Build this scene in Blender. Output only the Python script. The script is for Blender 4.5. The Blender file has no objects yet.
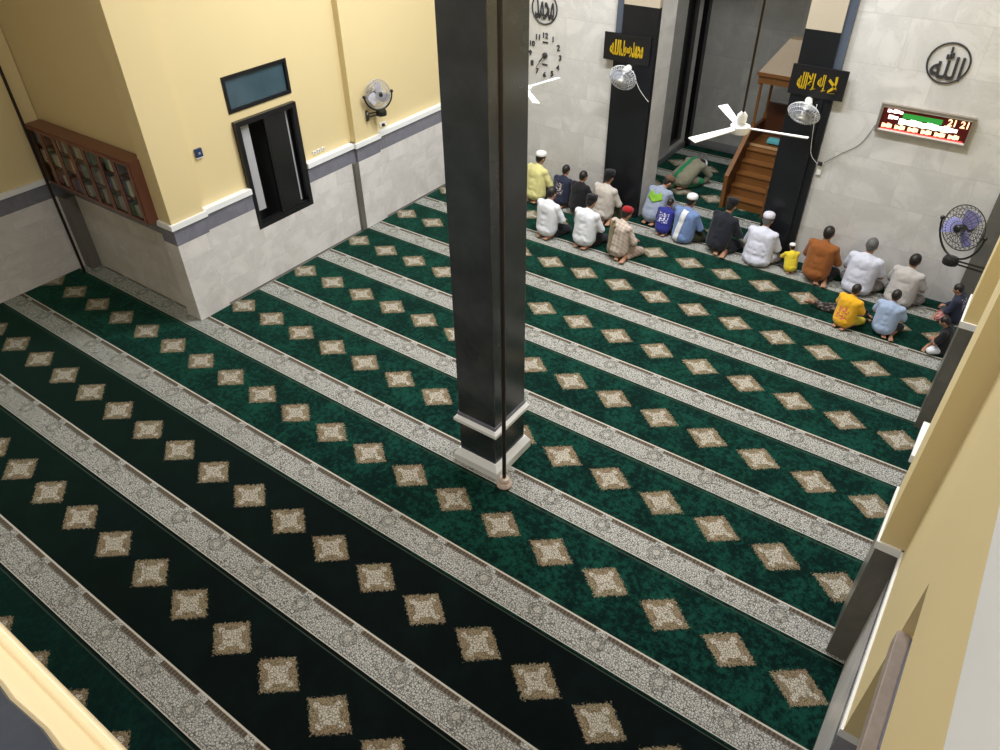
import bpy, bmesh, math, random
from mathutils import Vector, Matrix, Quaternion, noise
from mathutils.bvhtree import BVHTree
random.seed(7)
SC = bpy.context.scene
COL = SC.collection
PI = math.pi
def R(d): return math.radians(d)

# ---------------------------------------------------------------- camera, world, light, exposure
cam_d = bpy.data.cameras.new('camera'); cam = bpy.data.objects.new('camera', cam_d); COL.objects.link(cam)
cam.location = (8.290, -0.353, 5.824)
cam.rotation_euler = (R(51.5212), R(0.5835), R(35.3004))
cam_d.sensor_fit = 'HORIZONTAL'; cam_d.sensor_width = 36.0
cam_d.lens = 732.19 * 36.0 / 1000.0
cam_d.clip_start = 0.02
SC.camera = cam
SC.view_settings.view_transform = 'Standard'; SC.view_settings.look = 'None'
SC.view_settings.gamma = 1; SC.view_settings.use_curve_mapping = False
SC.view_settings.exposure = 0.0
w = bpy.data.worlds.new('world'); SC.world = w; w.use_nodes = True
w.node_tree.nodes['Background'].inputs[0].default_value = (0.85, 0.92, 1.0, 1)
w.node_tree.nodes['Background'].inputs[1].default_value = 0.31

def area(name, loc, sx, sy, power, col=(1, 0.97, 0.92), rot=(0, 0, 0)):
    l = bpy.data.lights.new(name, 'AREA'); l.shape = 'RECTANGLE'; l.size = sx; l.size_y = sy
    l.energy = power; l.color = col
    o = bpy.data.objects.new(name, l); o.location = loc; o.rotation_euler = rot; COL.objects.link(o); return o
area('hall_lamp', (2.6, 7.2, 7.3), 1.6, 0.5, 290, (0.965, 0.985, 1.0))
area('hall_lamp', (5.8, 7.4, 7.3), 1.6, 0.5, 290, (0.965, 0.985, 1.0))
area('hall_lamp', (4.2, 9.3, 7.3), 1.6, 0.5, 165, (0.965, 0.985, 1.0))
area('hall_lamp', (4.4, 1.5, 7.3), 2.4, 0.5, 140, (1, 0.975, 0.94))
area('mezzanine_lamp', (6.4, -2.4, 7.2), 1.2, 0.3, 125, (1, 0.97, 0.92))
area('niche_lamp', (4.4, 12.3, 4.3), 0.5, 0.5, 17, (1, 0.97, 0.92))

# ---------------------------------------------------------------- node helpers
class NT:
    def __init__(s, name, rough=0.6, spec=0.5, metal=0.0):
        s.m = bpy.data.materials.new(name); s.m.use_nodes = True
        s.t = s.m.node_tree; s.b = s.t.nodes['Principled BSDF']
        s.b.inputs['Roughness'].default_value = rough; s.b.inputs['Metallic'].default_value = metal
        s.b.inputs['Specular IOR Level'].default_value = spec
    def put(s, sock, v):
        if isinstance(v, bpy.types.NodeSocket): s.t.links.new(v, sock)
        elif isinstance(v, (tuple, list)) and len(v) == 3 and sock.type == 'RGBA': sock.default_value = (*v, 1)
        else: sock.default_value = v
    def math(s, op, a, b=0.0, c=None, clamp=False):
        n = s.t.nodes.new('ShaderNodeMath'); n.operation = op; n.use_clamp = clamp
        s.put(n.inputs[0], a); s.put(n.inputs[1], b)
        if c is not None: s.put(n.inputs[2], c)
        return n.outputs[0]
    def add(s, a, b): return s.math('ADD', a, b)
    def sub(s, a, b): return s.math('SUBTRACT', a, b)
    def mul(s, a, b): return s.math('MULTIPLY', a, b)
    def lt(s, a, b): return s.math('LESS_THAN', a, b)
    def gt(s, a, b): return s.math('GREATER_THAN', a, b)
    def mx(s, a, b): return s.math('MAXIMUM', a, b)
    def ab(s, a): return s.math('ABSOLUTE', a)
    def fl(s, a): return s.math('FLOOR', a)
    def sstep(s, a, lo, hi):
        n = s.t.nodes.new('ShaderNodeMapRange'); n.interpolation_type = 'SMOOTHSTEP'
        s.put(n.inputs[0], a); n.inputs[1].default_value = lo; n.inputs[2].default_value = hi
        return n.outputs[0]
    def between(s, a, lo, hi): return s.mul(s.gt(a, lo), s.lt(a, hi))
    def mix(s, f, a, b):
        n = s.t.nodes.new('ShaderNodeMix'); n.data_type = 'RGBA'
        s.put(n.inputs[0], f); s.put(n.inputs[6], a); s.put(n.inputs[7], b); return n.outputs[2]
    def coord(s, which='Object'):
        return s.t.nodes.new('ShaderNodeTexCoord').outputs[which]
    def sep(s, v):
        n = s.t.nodes.new('ShaderNodeSeparateXYZ'); s.put(n.inputs[0], v); return n.outputs
    def comb(s, x, y, z=0.0):
        n = s.t.nodes.new('ShaderNodeCombineXYZ'); s.put(n.inputs[0], x); s.put(n.inputs[1], y); s.put(n.inputs[2], z); return n.outputs[0]
    def noise(s, vec, scale, detail=3, rough=0.55, out=0, dist=0.0):
        n = s.t.nodes.new('ShaderNodeTexNoise'); s.put(n.inputs['Vector'], vec)
        n.inputs['Scale'].default_value = scale; n.inputs['Detail'].default_value = detail
        n.inputs['Roughness'].default_value = rough; n.inputs['Distortion'].default_value = dist; return n.outputs[out]
    def voro(s, vec, scale, feature='F1', out=0):
        n = s.t.nodes.new('ShaderNodeTexVoronoi'); n.feature = feature; s.put(n.inputs['Vector'], vec)
        n.inputs['Scale'].default_value = scale; return n.outputs[out]
    def wave(s, vec, scale, dist=0.0, direction='X'):
        n = s.t.nodes.new('ShaderNodeTexWave'); s.put(n.inputs['Vector'], vec); n.bands_direction = direction
        n.inputs['Scale'].default_value = scale; n.inputs['Distortion'].default_value = dist; return n.outputs['Fac']
    def bump(s, h, strength=0.3, dist=0.01):
        n = s.t.nodes.new('ShaderNodeBump'); s.put(n.inputs['Height'], h)
        n.inputs['Strength'].default_value = strength; n.inputs['Distance'].default_value = dist
        s.t.links.new(n.outputs[0], s.b.inputs['Normal'])
    def color(s, v): s.put(s.b.inputs['Base Color'], v)

def srgb(r, g, b):
    f = lambda c: (c / 255 / 12.92) if c / 255 <= 0.04045 else ((c / 255 + 0.055) / 1.055) ** 2.4
    return (f(r), f(g), f(b))
MATS = {}
def flat(name, col, rough=0.6, metal=0.0, var=0.06, scale=9.0, spec=0.5):
    if name in MATS: return MATS[name]
    n = NT(name, rough, spec, metal)
    k = n.noise(n.coord(), scale, 3)
    n.color(n.mix(k, tuple(c * (1 - var) for c in col), tuple(min(1, c * (1 + var)) for c in col)))
    MATS[name] = n.m; return n.m
def cloth(name, col, col2=None, pattern=None, rough=0.85):
    if name in MATS: return MATS[name]
    n = NT(name, rough, 0.2); co = n.coord(); x, y, z = n.sep(co)
    base = n.mix(n.noise(co, 5, 4), tuple(c * 0.86 for c in col), tuple(min(1, c * 1.1) for c in col))
    if pattern == 'plaid':
        g = n.mul(n.add(n.lt(n.math('FRACT', n.mul(x, 13)), 0.4), n.lt(n.math('FRACT', n.mul(n.add(z, y), 13)), 0.4)), 0.45)
        base = n.mix(g, base, col2)
    elif pattern == 'blobs':
        base = n.mix(n.sstep(n.noise(co, 14, 2), 0.5, 0.58), base, col2)
    elif pattern == 'stripes':
        base = n.mix(n.mul(n.lt(n.math('FRACT', n.mul(x, 24)), 0.3), 0.7), base, col2)
    elif pattern and pattern[0] == 'print':          # a printed patch on the back of the shirt
        _, z0, z1, hw = pattern
        box = n.mul(n.between(z, z0, z1), n.mul(n.lt(n.ab(x), hw), n.lt(y, 0.06)))
        base = n.mix(n.mul(box, n.gt(n.noise(n.comb(n.mul(x, 0.6), z, 0), 30, 1), 0.52)), base, col2)
    n.color(base)
    weave = n.noise(co, 160, 2)
    n.bump(n.add(n.mul(n.noise(co, 11, 3), 1.0), n.mul(weave, 0.06)), 0.35, 0.02)
    n.b.inputs['Sheen Weight'].default_value = 0.15
    MATS[name] = n.m; return n.m
def emis(name, col, s, base=(0.02, 0.02, 0.02)):
    if name in MATS: return MATS[name]
    n = NT(name, 0.4); n.color(base); n.b.inputs['Emission Color'].default_value = (*col, 1)
    n.b.inputs['Emission Strength'].default_value = s; MATS[name] = n.m; return n.m

# ---------------------------------------------------------------- setting materials
def marble(name, tint, mode, tw=0.62, th=0.31, rough=0.28, vein=(0.30, 0.27, 0.25)):
    n = NT(name, rough, 0.5); co = n.coord(); x, y, z = n.sep(co)
    h = y if mode == 'YZ' else x
    row = n.fl(n.math('DIVIDE', z, th))
    hh = n.add(n.math('DIVIDE', h, tw), n.mul(row, 0.5))
    cell = n.comb(n.fl(hh), row, 0.0)
    wn = n.t.nodes.new('ShaderNodeTexWhiteNoise'); n.put(wn.inputs[0], cell); r = wn.outputs[0]
    n1 = n.noise(n.comb(n.add(h, n.mul(r, 7)), y if mode != 'YZ' else x, n.add(z, n.mul(r, 5))), 1.6, 5, 0.6, dist=1.2)
    n2 = n.noise(co, 9, 5, 0.65)
    base = n.mix(n.sstep(n1, 0.3, 0.72), tuple(c * 0.86 for c in tint), tuple(min(1, c * 1.08) for c in tint))
    base = n.mix(n.mul(n.sub(r, 0.5), 0.16), base, tuple(c * 0.7 for c in tint))
    veinm = n.mul(n.lt(n.ab(n.sub(n1, 0.5)), 0.006), 0.16)
    base = n.mix(veinm, base, vein)
    base = n.mix(n.mul(n.sstep(n2, 0.55, 0.75), 0.16), base, vein)
    fx = n.math('FRACT', hh); fz = n.math('FRACT', n.math('DIVIDE', z, th))
    grout = n.mx(n.lt(fx, 0.006), n.lt(fz, 0.012))
    base = n.mix(n.mul(grout, 0.35), base, tuple(c * 0.5 for c in tint))
    n.color(base); return n.m
M_marbleL = marble('left_wall_marble', (0.68, 0.655, 0.65), 'YZ')
M_marbleX = marble('cross_wall_marble', (0.60, 0.575, 0.55), 'XZ')
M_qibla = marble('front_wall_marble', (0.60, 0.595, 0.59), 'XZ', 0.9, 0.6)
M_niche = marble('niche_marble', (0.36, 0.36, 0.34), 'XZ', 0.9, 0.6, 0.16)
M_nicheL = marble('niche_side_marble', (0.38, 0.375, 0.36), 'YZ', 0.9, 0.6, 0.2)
M_band = marble('grey_marble_band', (0.19, 0.19, 0.235), 'YZ', 0.9, 5, 0.25, (0.35, 0.35, 0.37))
M_bandX = marble('grey_marble_band_cross', (0.19, 0.19, 0.195), 'XZ', 0.9, 5, 0.25, (0.35, 0.35, 0.37))
M_dark = marble('dark_grey_marble', (0.13, 0.125, 0.11), 'XZ', 0.9, 0.7, 0.3, (0.24, 0.22, 0.2))
def paint(name, col, rough=0.55):
    n = NT(name, rough, 0.35); co = n.coord()
    n.color(n.mix(n.noise(co, 0.7, 3), tuple(c * 0.95 for c in col), tuple(min(1, c * 1.04) for c in col)))
    n.bump(n.noise(co, 45, 3), 0.08, 0.004); return n.m
M_yellow = paint('yellow_paint', (0.70, 0.575, 0.32))
M_white = paint('white_trim_paint', (0.82, 0.83, 0.85), 0.4)
M_cream = paint('cream_paint', (0.76, 0.66, 0.46))
M_ceil = paint('ceiling_paint', (0.8, 0.78, 0.72))
def granite():
    n = NT('black_granite', 0.22, 0.7); co = n.coord(); x, y, z = n.sep(co)
    k = n.noise(co, 1.7, 4, 0.6)
    b = n.mix(n.sstep(k, 0.35, 0.7), (0.022, 0.026, 0.030), (0.040, 0.048, 0.054))
    n.color(n.mix(n.mul(n.gt(n.noise(co, 190, 1), 0.66), 0.4), b, (0.06, 0.06, 0.065)))
    return n.m
M_granite = granite()
M_granite_p = flat('pillar_black_tile', (0.006, 0.007, 0.010), 0.35, 0, 0.3, 3)
M_bluegrey = flat('blue_grey_finish', (0.07, 0.088, 0.125), 0.3, 0, 0.2, 3)  # blue-grey upper length of the pilaster borders, black below
M_wood = None
def wood(name, a, b, rough=0.35, dirn='X'):
    n = NT(name, rough, 0.5); co = n.coord(); x, y, z = n.sep(co)
    v = n.comb(n.mul(x, 1 if dirn != 'X' else 0.15), n.mul(y, 1), n.mul(z, 1 if dirn != 'Z' else 0.12))
    g = n.noise(v, 22, 4, 0.6, dist=0.6)
    n.color(n.mix(g, a, b)); n.bump(g, 0.1, 0.003); return n.m
M_cabwood = wood('cabinet_wood', (0.13, 0.045, 0.028), (0.20, 0.08, 0.05))
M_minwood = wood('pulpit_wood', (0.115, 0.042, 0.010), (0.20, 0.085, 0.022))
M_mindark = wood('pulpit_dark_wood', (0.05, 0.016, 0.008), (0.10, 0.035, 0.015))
M_minlight = wood('pulpit_pale_wood', (0.36, 0.22, 0.10), (0.48, 0.31, 0.16))

def carpet_mat():
    n = NT('green_prayer_carpet', 0.95, 0.05); co = n.coord(); x, y, z = n.sep(co)
    U = n.math('DIVIDE', n.add(x, 0.018), 0.6046); V = n.math('DIVIDE', y, 1.2)
    fu = n.ab(n.sub(U, n.math('ROUND', U))); fv = n.ab(n.sub(V, n.math('ROUND', V)))
    a = n.math('DIVIDE', n.mul(fu, 0.6046), 0.256); b = n.math('DIVIDE', n.mul(fv, 1.2), 0.205)
    d0 = n.add(n.math('POWER', a, 1.02), n.math('POWER', b, 1.02))
    edge = n.noise(co, 42, 3, 0.8)
    d = n.add(d0, n.mul(n.sub(edge, 0.5), 0.85))
    med = n.lt(d, 0.95)
    fil = n.voro(co, 44, 'DISTANCE_TO_EDGE'); fil2 = n.noise(co, 75, 3, 0.8)
    lace = n.mx(n.lt(fil, 0.085), n.gt(fil2, 0.56))
    brown = n.mix(n.noise(co, 3.0, 2), (0.27, 0.175, 0.11), (0.27, 0.25, 0.165))
    inner = n.lt(d0, 0.5)
    # four small flowers on the diagonals' tips and one in the middle
    fa = n.ab(n.sub(a, 0.55)); fb = n.ab(n.sub(b, 0.55))
    flo = n.mx(n.lt(n.add(n.mul(fa, fa), n.mul(b, b)), 0.018), n.lt(n.add(n.mul(fb, fb), n.mul(a, a)), 0.018))
    medc = n.mix(n.mx(inner, flo), brown, (0.52, 0.475, 0.40))
    medc = n.mix(n.mul(lace, 0.74), medc, (0.06, 0.045, 0.03))
    # stripe
    s = n.math('FRACT', n.add(V, 100.0))
    stripe = n.between(s, 0.36, 0.618)
    ur = n.sub(U, 0.4); fr = n.mul(n.sub(ur, n.math('ROUND', ur)), 0.6046)
    dr = n.math('SQRT', n.add(n.mul(fr, fr), n.math('POWER', n.mul(n.sub(s, 0.487), 1.2), 2.0)))
    cream = (0.50, 0.49, 0.465); dk = (0.05, 0.05, 0.045)
    body = n.mix(n.mul(lace, 0.82), cream, dk)
    ros = n.lt(dr, 0.085); rosring = n.between(dr, 0.066, 0.085); rosc = n.lt(dr, 0.034); rosm = n.between(dr, 0.034, 0.043)
    body = n.mix(n.mul(ros, 0.45), body, n.mix(n.mul(lace, 0.8), (0.30, 0.29, 0.26), dk))
    body = n.mix(n.mul(n.mx(rosring, rosm), 0.4), body, (0.10, 0.095, 0.085))
    body = n.mix(n.mul(rosc, 0.35), body, (0.55, 0.52, 0.47))
    bb = n.mul(n.between(s, 0.568, 0.603), n.gt(n.ab(fr), 0.055))
    tooth = n.gt(n.math('FRACT', n.mul(x, 26)), 0.45)
    body = n.mix(bb, body, n.mix(n.mul(tooth, 0.7), (0.13, 0.10, 0.075), (0.05, 0.042, 0.034)))
    body = n.mix(n.mul(n.mx(n.between(s, 0.560, 0.566), n.mx(n.between(s, 0.392, 0.396), n.between(s, 0.372, 0.376))), 0.7), body, dk)
    body = n.mix(n.mx(n.between(s, 0.605, 0.618), n.between(s, 0.36, 0.366)), body, (0.52, 0.48, 0.42))
    # field
    row = n.fl(n.sub(V, 0.345))
    darkrow = n.between(row, -0.5, 1.5)  # shading of pile laid the other way, put into the row colour
    marb = n.noise(n.comb(n.mul(x, 1.0), n.mul(y, 0.8), n.mul(row, 3.7)), 3.6, 5, 0.68, dist=0.3)
    green = n.mix(n.sstep(n.add(n.mul(marb, .38), n.mul(n.noise(co, 17, 4, .75), .62)), 0.44, 0.60), (0.002, 0.0095, 0.0085), (0.006, 0.046, 0.032))
    black = n.mix(n.sstep(marb, 0.40, 0.75), (0.0022, 0.0035, 0.004), (0.003, 0.0065, 0.0065))
    field = n.mix(darkrow, green, black)
    field = n.mix(n.mul(n.lt(row, -0.5), 0.75), field, (0.0025, 0.010, 0.0095))  # rows nearest the camera get the same pile shading in their colour
    field = n.mix(n.mul(n.between(s, 0.325, 0.334), 0.75), field, (0.05, 0.06, 0.045))
    colr = n.mix(med, field, medc); colr = n.mix(stripe, colr, body)
    n.color(colr)
    n.bump(n.add(n.noise(co, 300, 2), n.mul(n.noise(co, 30, 2), 0.4)), 0.5, 0.006)
    n.b.inputs['Sheen Weight'].default_value = 0.22; n.b.inputs['Sheen Roughness'].default_value = 0.4
    n.b.inputs['Sheen Tint'].default_value = (0.25, 0.9, 0.6, 1)
    return n.m
M_carpet = carpet_mat()

# ---------------------------------------------------------------- mesh helpers
def link(name, bm, mat, parent=None, smooth=False):
    me = bpy.data.meshes.new(name); bm.normal_update(); bm.to_mesh(me); bm.free()
    o = bpy.data.objects.new(name, me); COL.objects.link(o)
    if mat: me.materials.append(mat)
    if smooth:
        for p in me.polygons: p.use_smooth = True
    if parent: o.parent = parent
    return o
def smooth_by_angle(o, ang=40):
    me = o.data
    for p in me.polygons: p.use_smooth = True
    me.set_sharp_from_angle(angle=R(ang))
def box(bm, lo, hi, bev=0.0):
    lo = Vector(lo); hi = Vector(hi)
    r = bmesh.ops.create_cube(bm, size=1.0)
    bmesh.ops.scale(bm, vec=hi - lo, verts=r['verts']); bmesh.ops.translate(bm, vec=(lo + hi) / 2, verts=r['verts'])
    if bev > 0:
        es = list({e for v in r['verts'] for e in v.link_edges})
        bmesh.ops.bevel(bm, geom=es, offset=bev, segments=2, affect='EDGES', profile=0.7)
    return r['verts']
def tube(bm, pts, r, seg=10, cap=True):
    pts = [Vector(p) for p in pts]; rs = r if isinstance(r, (list, tuple)) else [r] * len(pts)
    rings = []; prev = None
    for i, p in enumerate(pts):
        t = (pts[min(i + 1, len(pts) - 1)] - pts[max(i - 1, 0)]).normalized()
        if prev is None:
            a = Vector((0, 0, 1)) if abs(t.z) < 0.9 else Vector((1, 0, 0)); u = t.cross(a).normalized()
        else: u = (prev - t * prev.dot(t)).normalized()
        prev = u; v = t.cross(u)
        rings.append([bm.verts.new(p + (u * math.cos(2 * PI * k / seg) + v * math.sin(2 * PI * k / seg)) * rs[i]) for k in range(seg)])
    for A, B in zip(rings, rings[1:]):
        for k in range(seg): bm.faces.new((A[k], A[(k + 1) % seg], B[(k + 1) % seg], B[k]))
    if cap:
        bm.faces.new(list(reversed(rings[0]))); bm.faces.new(rings[-1])
def ring(bm, c, R0, r, axis=(0, 0, 1), n=36, seg=8):
    q = Vector((0, 0, 1)).rotation_difference(Vector(axis)); rings = []
    for i in range(n):
        a = 2 * PI * i / n; d = Vector((math.cos(a), math.sin(a), 0)); up = Vector((0, 0, 1))
        rings.append([bm.verts.new(Vector(c) + q @ (d * (R0 + r * math.cos(2 * PI * k / seg)) + up * r * math.sin(2 * PI * k / seg))) for k in range(seg)])
    for i in range(n):
        A = rings[i]; B = rings[(i + 1) % n]
        for k in range(seg): bm.faces.new((A[k], B[k], B[(k + 1) % seg], A[(k + 1) % seg]))
def lathe(bm, prof, c=(0, 0, 0), n=32, axis=(0, 0, 1)):
    q = Vector((0, 0, 1)).rotation_difference(Vector(axis)); rings = []
    for (r, z) in prof:
        rings.append([bm.verts.new(Vector(c) + q @ Vector((r * math.cos(2 * PI * k / n), r * math.sin(2 * PI * k / n), z))) for k in range(n)])
    for A, B in zip(rings, rings[1:]):
        for k in range(n): bm.faces.new((A[k], A[(k + 1) % n], B[(k + 1) % n], B[k]))
    bm.faces.new(list(reversed(rings[0]))); bm.faces.new(rings[-1])
def prism(bm, poly, vec):
    a = [bm.verts.new(Vector(p)) for p in poly]; b = [bm.verts.new(Vector(p) + Vector(vec)) for p in poly]
    n = len(a); bm.faces.new(list(reversed(a))); bm.faces.new(b)
    for i in range(n): bm.faces.new((a[i], a[(i + 1) % n], b[(i + 1) % n], b[i]))
    bmesh.ops.recalc_face_normals(bm, faces=bm.faces[:])
def ell(bm, c, r, rot=None, sub=2):
    v = bmesh.ops.create_icosphere(bm, subdivisions=sub, radius=1.0)['verts']
    m = Matrix.Diagonal((*r, 1))
    if rot is not None: m = rot.to_matrix().to_4x4() @ m
    bmesh.ops.transform(bm, matrix=Matrix.Translation(Vector(c)) @ m, verts=v)
def cone(bm, a, b, ra, rb, seg=14):
    """rounded cone: a capsule with two radii, closed"""
    a = Vector(a); b = Vector(b); t = b - a; L = t.length
    if L < 1e-6: ell(bm, a, (ra,) * 3); return
    t /= L; pts = []; rs = []
    for k in range(5):
        th = PI / 2 * (1 - k / 4.5); pts.append(a - t * ra * math.sin(th)); rs.append(max(ra * math.cos(th), ra * 0.08))
    for k in range(1, 6):
        th = PI / 2 * k / 5.2; pts.append(b + t * rb * math.sin(th)); rs.append(max(rb * math.cos(th), rb * 0.08))
    u = t.cross(Vector((0, 0, 1)) if abs(t.z) < 0.9 else Vector((1, 0, 0))).normalized(); v = t.cross(u)
    rings = [[bm.verts.new(p + (u * math.cos(2 * PI * k / seg) + v * math.sin(2 * PI * k / seg)) * r) for k in range(seg)] for p, r in zip(pts, rs)]
    for A, B in zip(rings, rings[1:]):
        for k in range(seg): bm.faces.new((A[k], A[(k + 1) % seg], B[(k + 1) % seg], B[k]))
    bm.faces.new(list(reversed(rings[0]))); bm.faces.new(rings[-1])

def empty(name, loc=(0, 0, 0), rz=0.0):
    o = bpy.data.objects.new(name, None); o.empty_display_size = 0.1; COL.objects.link(o)
    o.location = loc; o.rotation_euler = (0, 0, rz); return o
def tag(o, label, cat, group=None, kind=None):
    o['label'] = label; o['category'] = cat
    if group: o['group'] = group
    if kind: o['kind'] = kind
    return o
def struct(name, bm, mat, parent=None):
    o = link(name, bm, mat, parent)
    if parent is None: o['kind'] = 'structure'
    return o
def B(lo, hi, bev=0.0):
    bm = bmesh.new(); box(bm, lo, hi, bev); return bm
def boxes(*bs):
    bm = bmesh.new()
    for b in bs: box(bm, b[0], b[1], b[2] if len(b) > 2 else 0.0)
    return bm

# ================================================================ SETTING
XL, XLP, XF = -0.25, -0.20, -3.05       # left wall, its pilasters, far left wall of the alcove
YN, YNP = 4.30, 4.20                    # alcove end wall and its pilaster
YQ = 10.60                              # front (prayer niche) wall
XR, XRP = 8.70, 8.53                    # right wall and its pilasters
ZC = 7.6; YB = -5.0
Z0, Z1, Z2 = 1.18, 1.41, 1.485          # dado: marble, grey band, white trim

struct('floor', boxes(((XF - .3, YB - .2, -0.2), (XR + .5, YQ + .0, -0.012)), ((2.5, YQ, -0.2), (6.6, 14.6, -0.012))), M_dark)
NX0_, NX1_ = 3.42, 5.53
cp = link('carpet', boxes(((XF + .005, -4.0, -0.012), (XR - .005, YNP - .004, 0.0)), ((XF + .005, YNP - .004, -0.012), (-.505, YN - .005, 0.0)), ((XL + .055, YNP - .004, -0.012), (XR - .005, YQ - .005, 0.0)), ((NX0_ + .01, YQ - .005, -0.012), (NX1_ - .01, YQ + .556, 0.0)), ((2.74, YQ + .556, -0.012), (6.19, 14.21, 0.0))), M_carpet)
tag(cp, 'wall to wall green prayer carpet with cream patterned stripes and medallions', 'carpet')
struct('ceiling', B((XF - .3, YB - .2, ZC), (XR + .5, YQ + .3, ZC + .2)), M_ceil)

# left wall with window opening is solid behind the frames (the frames stand on it)
WY0, WY1, WZ0, WZ1 = 5.525, 6.595, 0.84, 2.41       # window
TZ0, TZ1 = 2.52, 2.99                               # transom
def frame_yz(x0, x1, y0, y1, z0, z1, t): return boxes(((x0, y0, z0), (x1, y1, z0 + t)), ((x0, y0, z1 - t), (x1, y1, z1)), ((x0, y0, z0 + t), (x1, y0 + t, z1 - t)), ((x0, y1 - t, z0 + t), (x1, y1, z1 - t)))
def wall_pieces(bm, x0, x1, y0, y1, z0, z1, holes):
    """solid wall x0..x1 with rectangular holes (y0,y1,z0,z1)"""
    ys = sorted({y0, y1} | {h[0] for h in holes} | {h[1] for h in holes}); zs = sorted({z0, z1} | {h[2] for h in holes} | {h[3] for h in holes})
    ys = [v for v in ys if y0 <= v <= y1]; zs = [v for v in zs if z0 <= v <= z1]
    for a, b in zip(ys, ys[1:]):
        for c, d in zip(zs, zs[1:]):
            if any(h[0] <= a and b <= h[1] and h[2] <= c and d <= h[3] for h in holes): continue
            box(bm, (x0, a, c), (x1, b, d))
holes = [(WY0, WY1, WZ0, WZ1), (WY0 - .01, WY1 + .01, TZ0, TZ1)]
wl = bpy.data.objects.new('wall_left', None); COL.objects.link(wl); wl['kind'] = 'structure'
bm = bmesh.new(); wall_pieces(bm, XL - .12, XL, YN + .02, YQ, 0, Z0, holes); struct('marble_dado', bm, M_marbleL, wl)
bm = bmesh.new(); wall_pieces(bm, XL - .12, XL + .002, YN + .02, YQ, Z0, Z1, holes); struct('grey_band', bm, M_band, wl)
bm = bmesh.new(); wall_pieces(bm, XL - .12, XL + .03, YN + .02, WY0, Z1, Z2, []); wall_pieces(bm, XL - .12, XL + .03, WY1, YQ, Z1, Z2, []); struct('white_trim', bm, M_white, wl)
bm = bmesh.new(); wall_pieces(bm, XL - .16, XL - .07, YN + .02, YQ, Z2, ZC, holes); struct('painted_upper', bm, M_yellow, wl)
# pilasters on the left wall
def pilaster(parent, x0, x1, y0, y1, outx, side):
    """side -1: its trim steps out to negative x, 1: to positive x"""
    e = 0.02
    for z0, z1, m, g in ((0, Z0, M_marbleL, 0), (Z0, Z1, M_band, .002), (Z1, Z2, M_white, .03), (Z2, ZC, M_yellow, -.004)):
        lo = [x0, y0 - g, z0]; hi = [x1, y1 + g, z1]
        if side > 0: hi[0] += g
        else: lo[0] -= g
        struct({0: 'marble_base', Z0: 'grey_band', Z1: 'white_trim', Z2: 'painted_pilaster'}[z0], B(lo, hi), m, parent)
pilaster(wl, -0.50, XLP, YNP, 4.70, 0, 1)
pilaster(wl, XL - .15, XLP + .0, 7.60, 8.12, 0, 1)
struct('grey_strip', B((XL - .02, 7.50, 0), (XLP + .004, 7.60, Z0)), M_dark, wl)

wn = bpy.data.objects.new('wall_alcove', None); COL.objects.link(wn); wn['kind'] = 'structure'
for z0, z1, m, g, nm in ((0, Z0, M_marbleX, 0, 'marble_dado'), (Z0, Z1, M_bandX, .002, 'grey_band'), (Z1, Z2, M_white, .03, 'white_trim'), (Z2, ZC, M_yellow, -.01, 'painted_upper')):
    struct(nm, B((XF - .1, YN - g, z0), (-0.45, YN + .15, z1)), m, wn)
struct('grey_corner_strip', B((XF, YN - .16, 0), (XF + .20, YN, Z0)), M_dark, wn)
wf = bpy.data.objects.new('wall_far_left', None); COL.objects.link(wf); wf['kind'] = 'structure'
for z0, z1, m, g, nm in ((0, Z0, M_marbleL, 0, 'marble_dado'), (Z0, Z1, M_band, .002, 'grey_band'), (Z1, Z2, M_white, .03, 'white_trim'), (Z2, ZC, M_yellow, -.01, 'painted_upper')):
    struct(nm, B((XF - .2, YB, z0), (XF + g, YN, z1)), m, wf)
struct('wall_back', B((XF, YB - .2, 0), (XR + .2, YB, ZC)), M_cream)

# right wall, with the opening below the camera
wr = bpy.data.objects.new('wall_right', None); COL.objects.link(wr); wr['kind'] = 'structure'
OY0, OY1 = 1.40, 2.48
rh = [(OY0, OY1, WZ0, WZ1), (OY0, OY1, TZ0, TZ1 - .07)]
for z0, z1, m, g, nm in ((0, Z0, M_marbleL, 0, 'marble_dado'), (Z0, Z1, M_band, .002, 'grey_band'), (Z1, Z2, M_white, .012, 'white_trim'), (Z2, ZC, M_yellow, -.004, 'painted_upper')):
    bm = bmesh.new(); wall_pieces(bm, XR - g, XR + .3, YB, YQ, z0, z1, rh); struct(nm, bm, m, wr)
for y0, y1 in ((4.06, 4.70), (7.53, 8.15)):
    for z0, z1, m, g, nm in ((0, Z1 - .001, M_dark, 0, 'grey_marble_base'), (Z1, Z2, M_white, .012, 'white_trim'), (Z2, ZC, M_yellow, -.004, 'painted_pilaster')):
        struct(nm, B((XRP - g, y0 - g, z0), (XR + .1, y1 + g, z1)), m, wr)
struct('white_upper_band', B((XR - .004, YB, 3.90), (XR + .01, 4.05, ZC)), M_white, wr)
M_void = flat('dark_room', (0.012, 0.010, 0.010), 0.9)
wd = bpy.data.objects.new('window_2', None); COL.objects.link(wd); wd['kind'] = 'structure'
struct('dark_backing', B((XR + .3, OY0 - .1, WZ0 - .1), (XR + .34, OY1 + .1, TZ1 + .1)), M_void, wd)
struct('marble_ledge', B((XR + .05, OY0, TZ0 - .002), (XR + .299, OY1 - .03, TZ0 + .012)), M_band, wd)
struct('ledge_edge', B((XR - .012, OY0, WZ1 + .004), (XR + .05, OY1 - .01, TZ0 + .012), .006), flat('pinkish_stone', (0.30, 0.24, 0.21), 0.5, 0, 0.3, 14), wd)
struct('window_frame', frame_yz(XR + .16, XR + .22, OY0, OY1, WZ0, WZ1, .06), M_void, wd)

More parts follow.
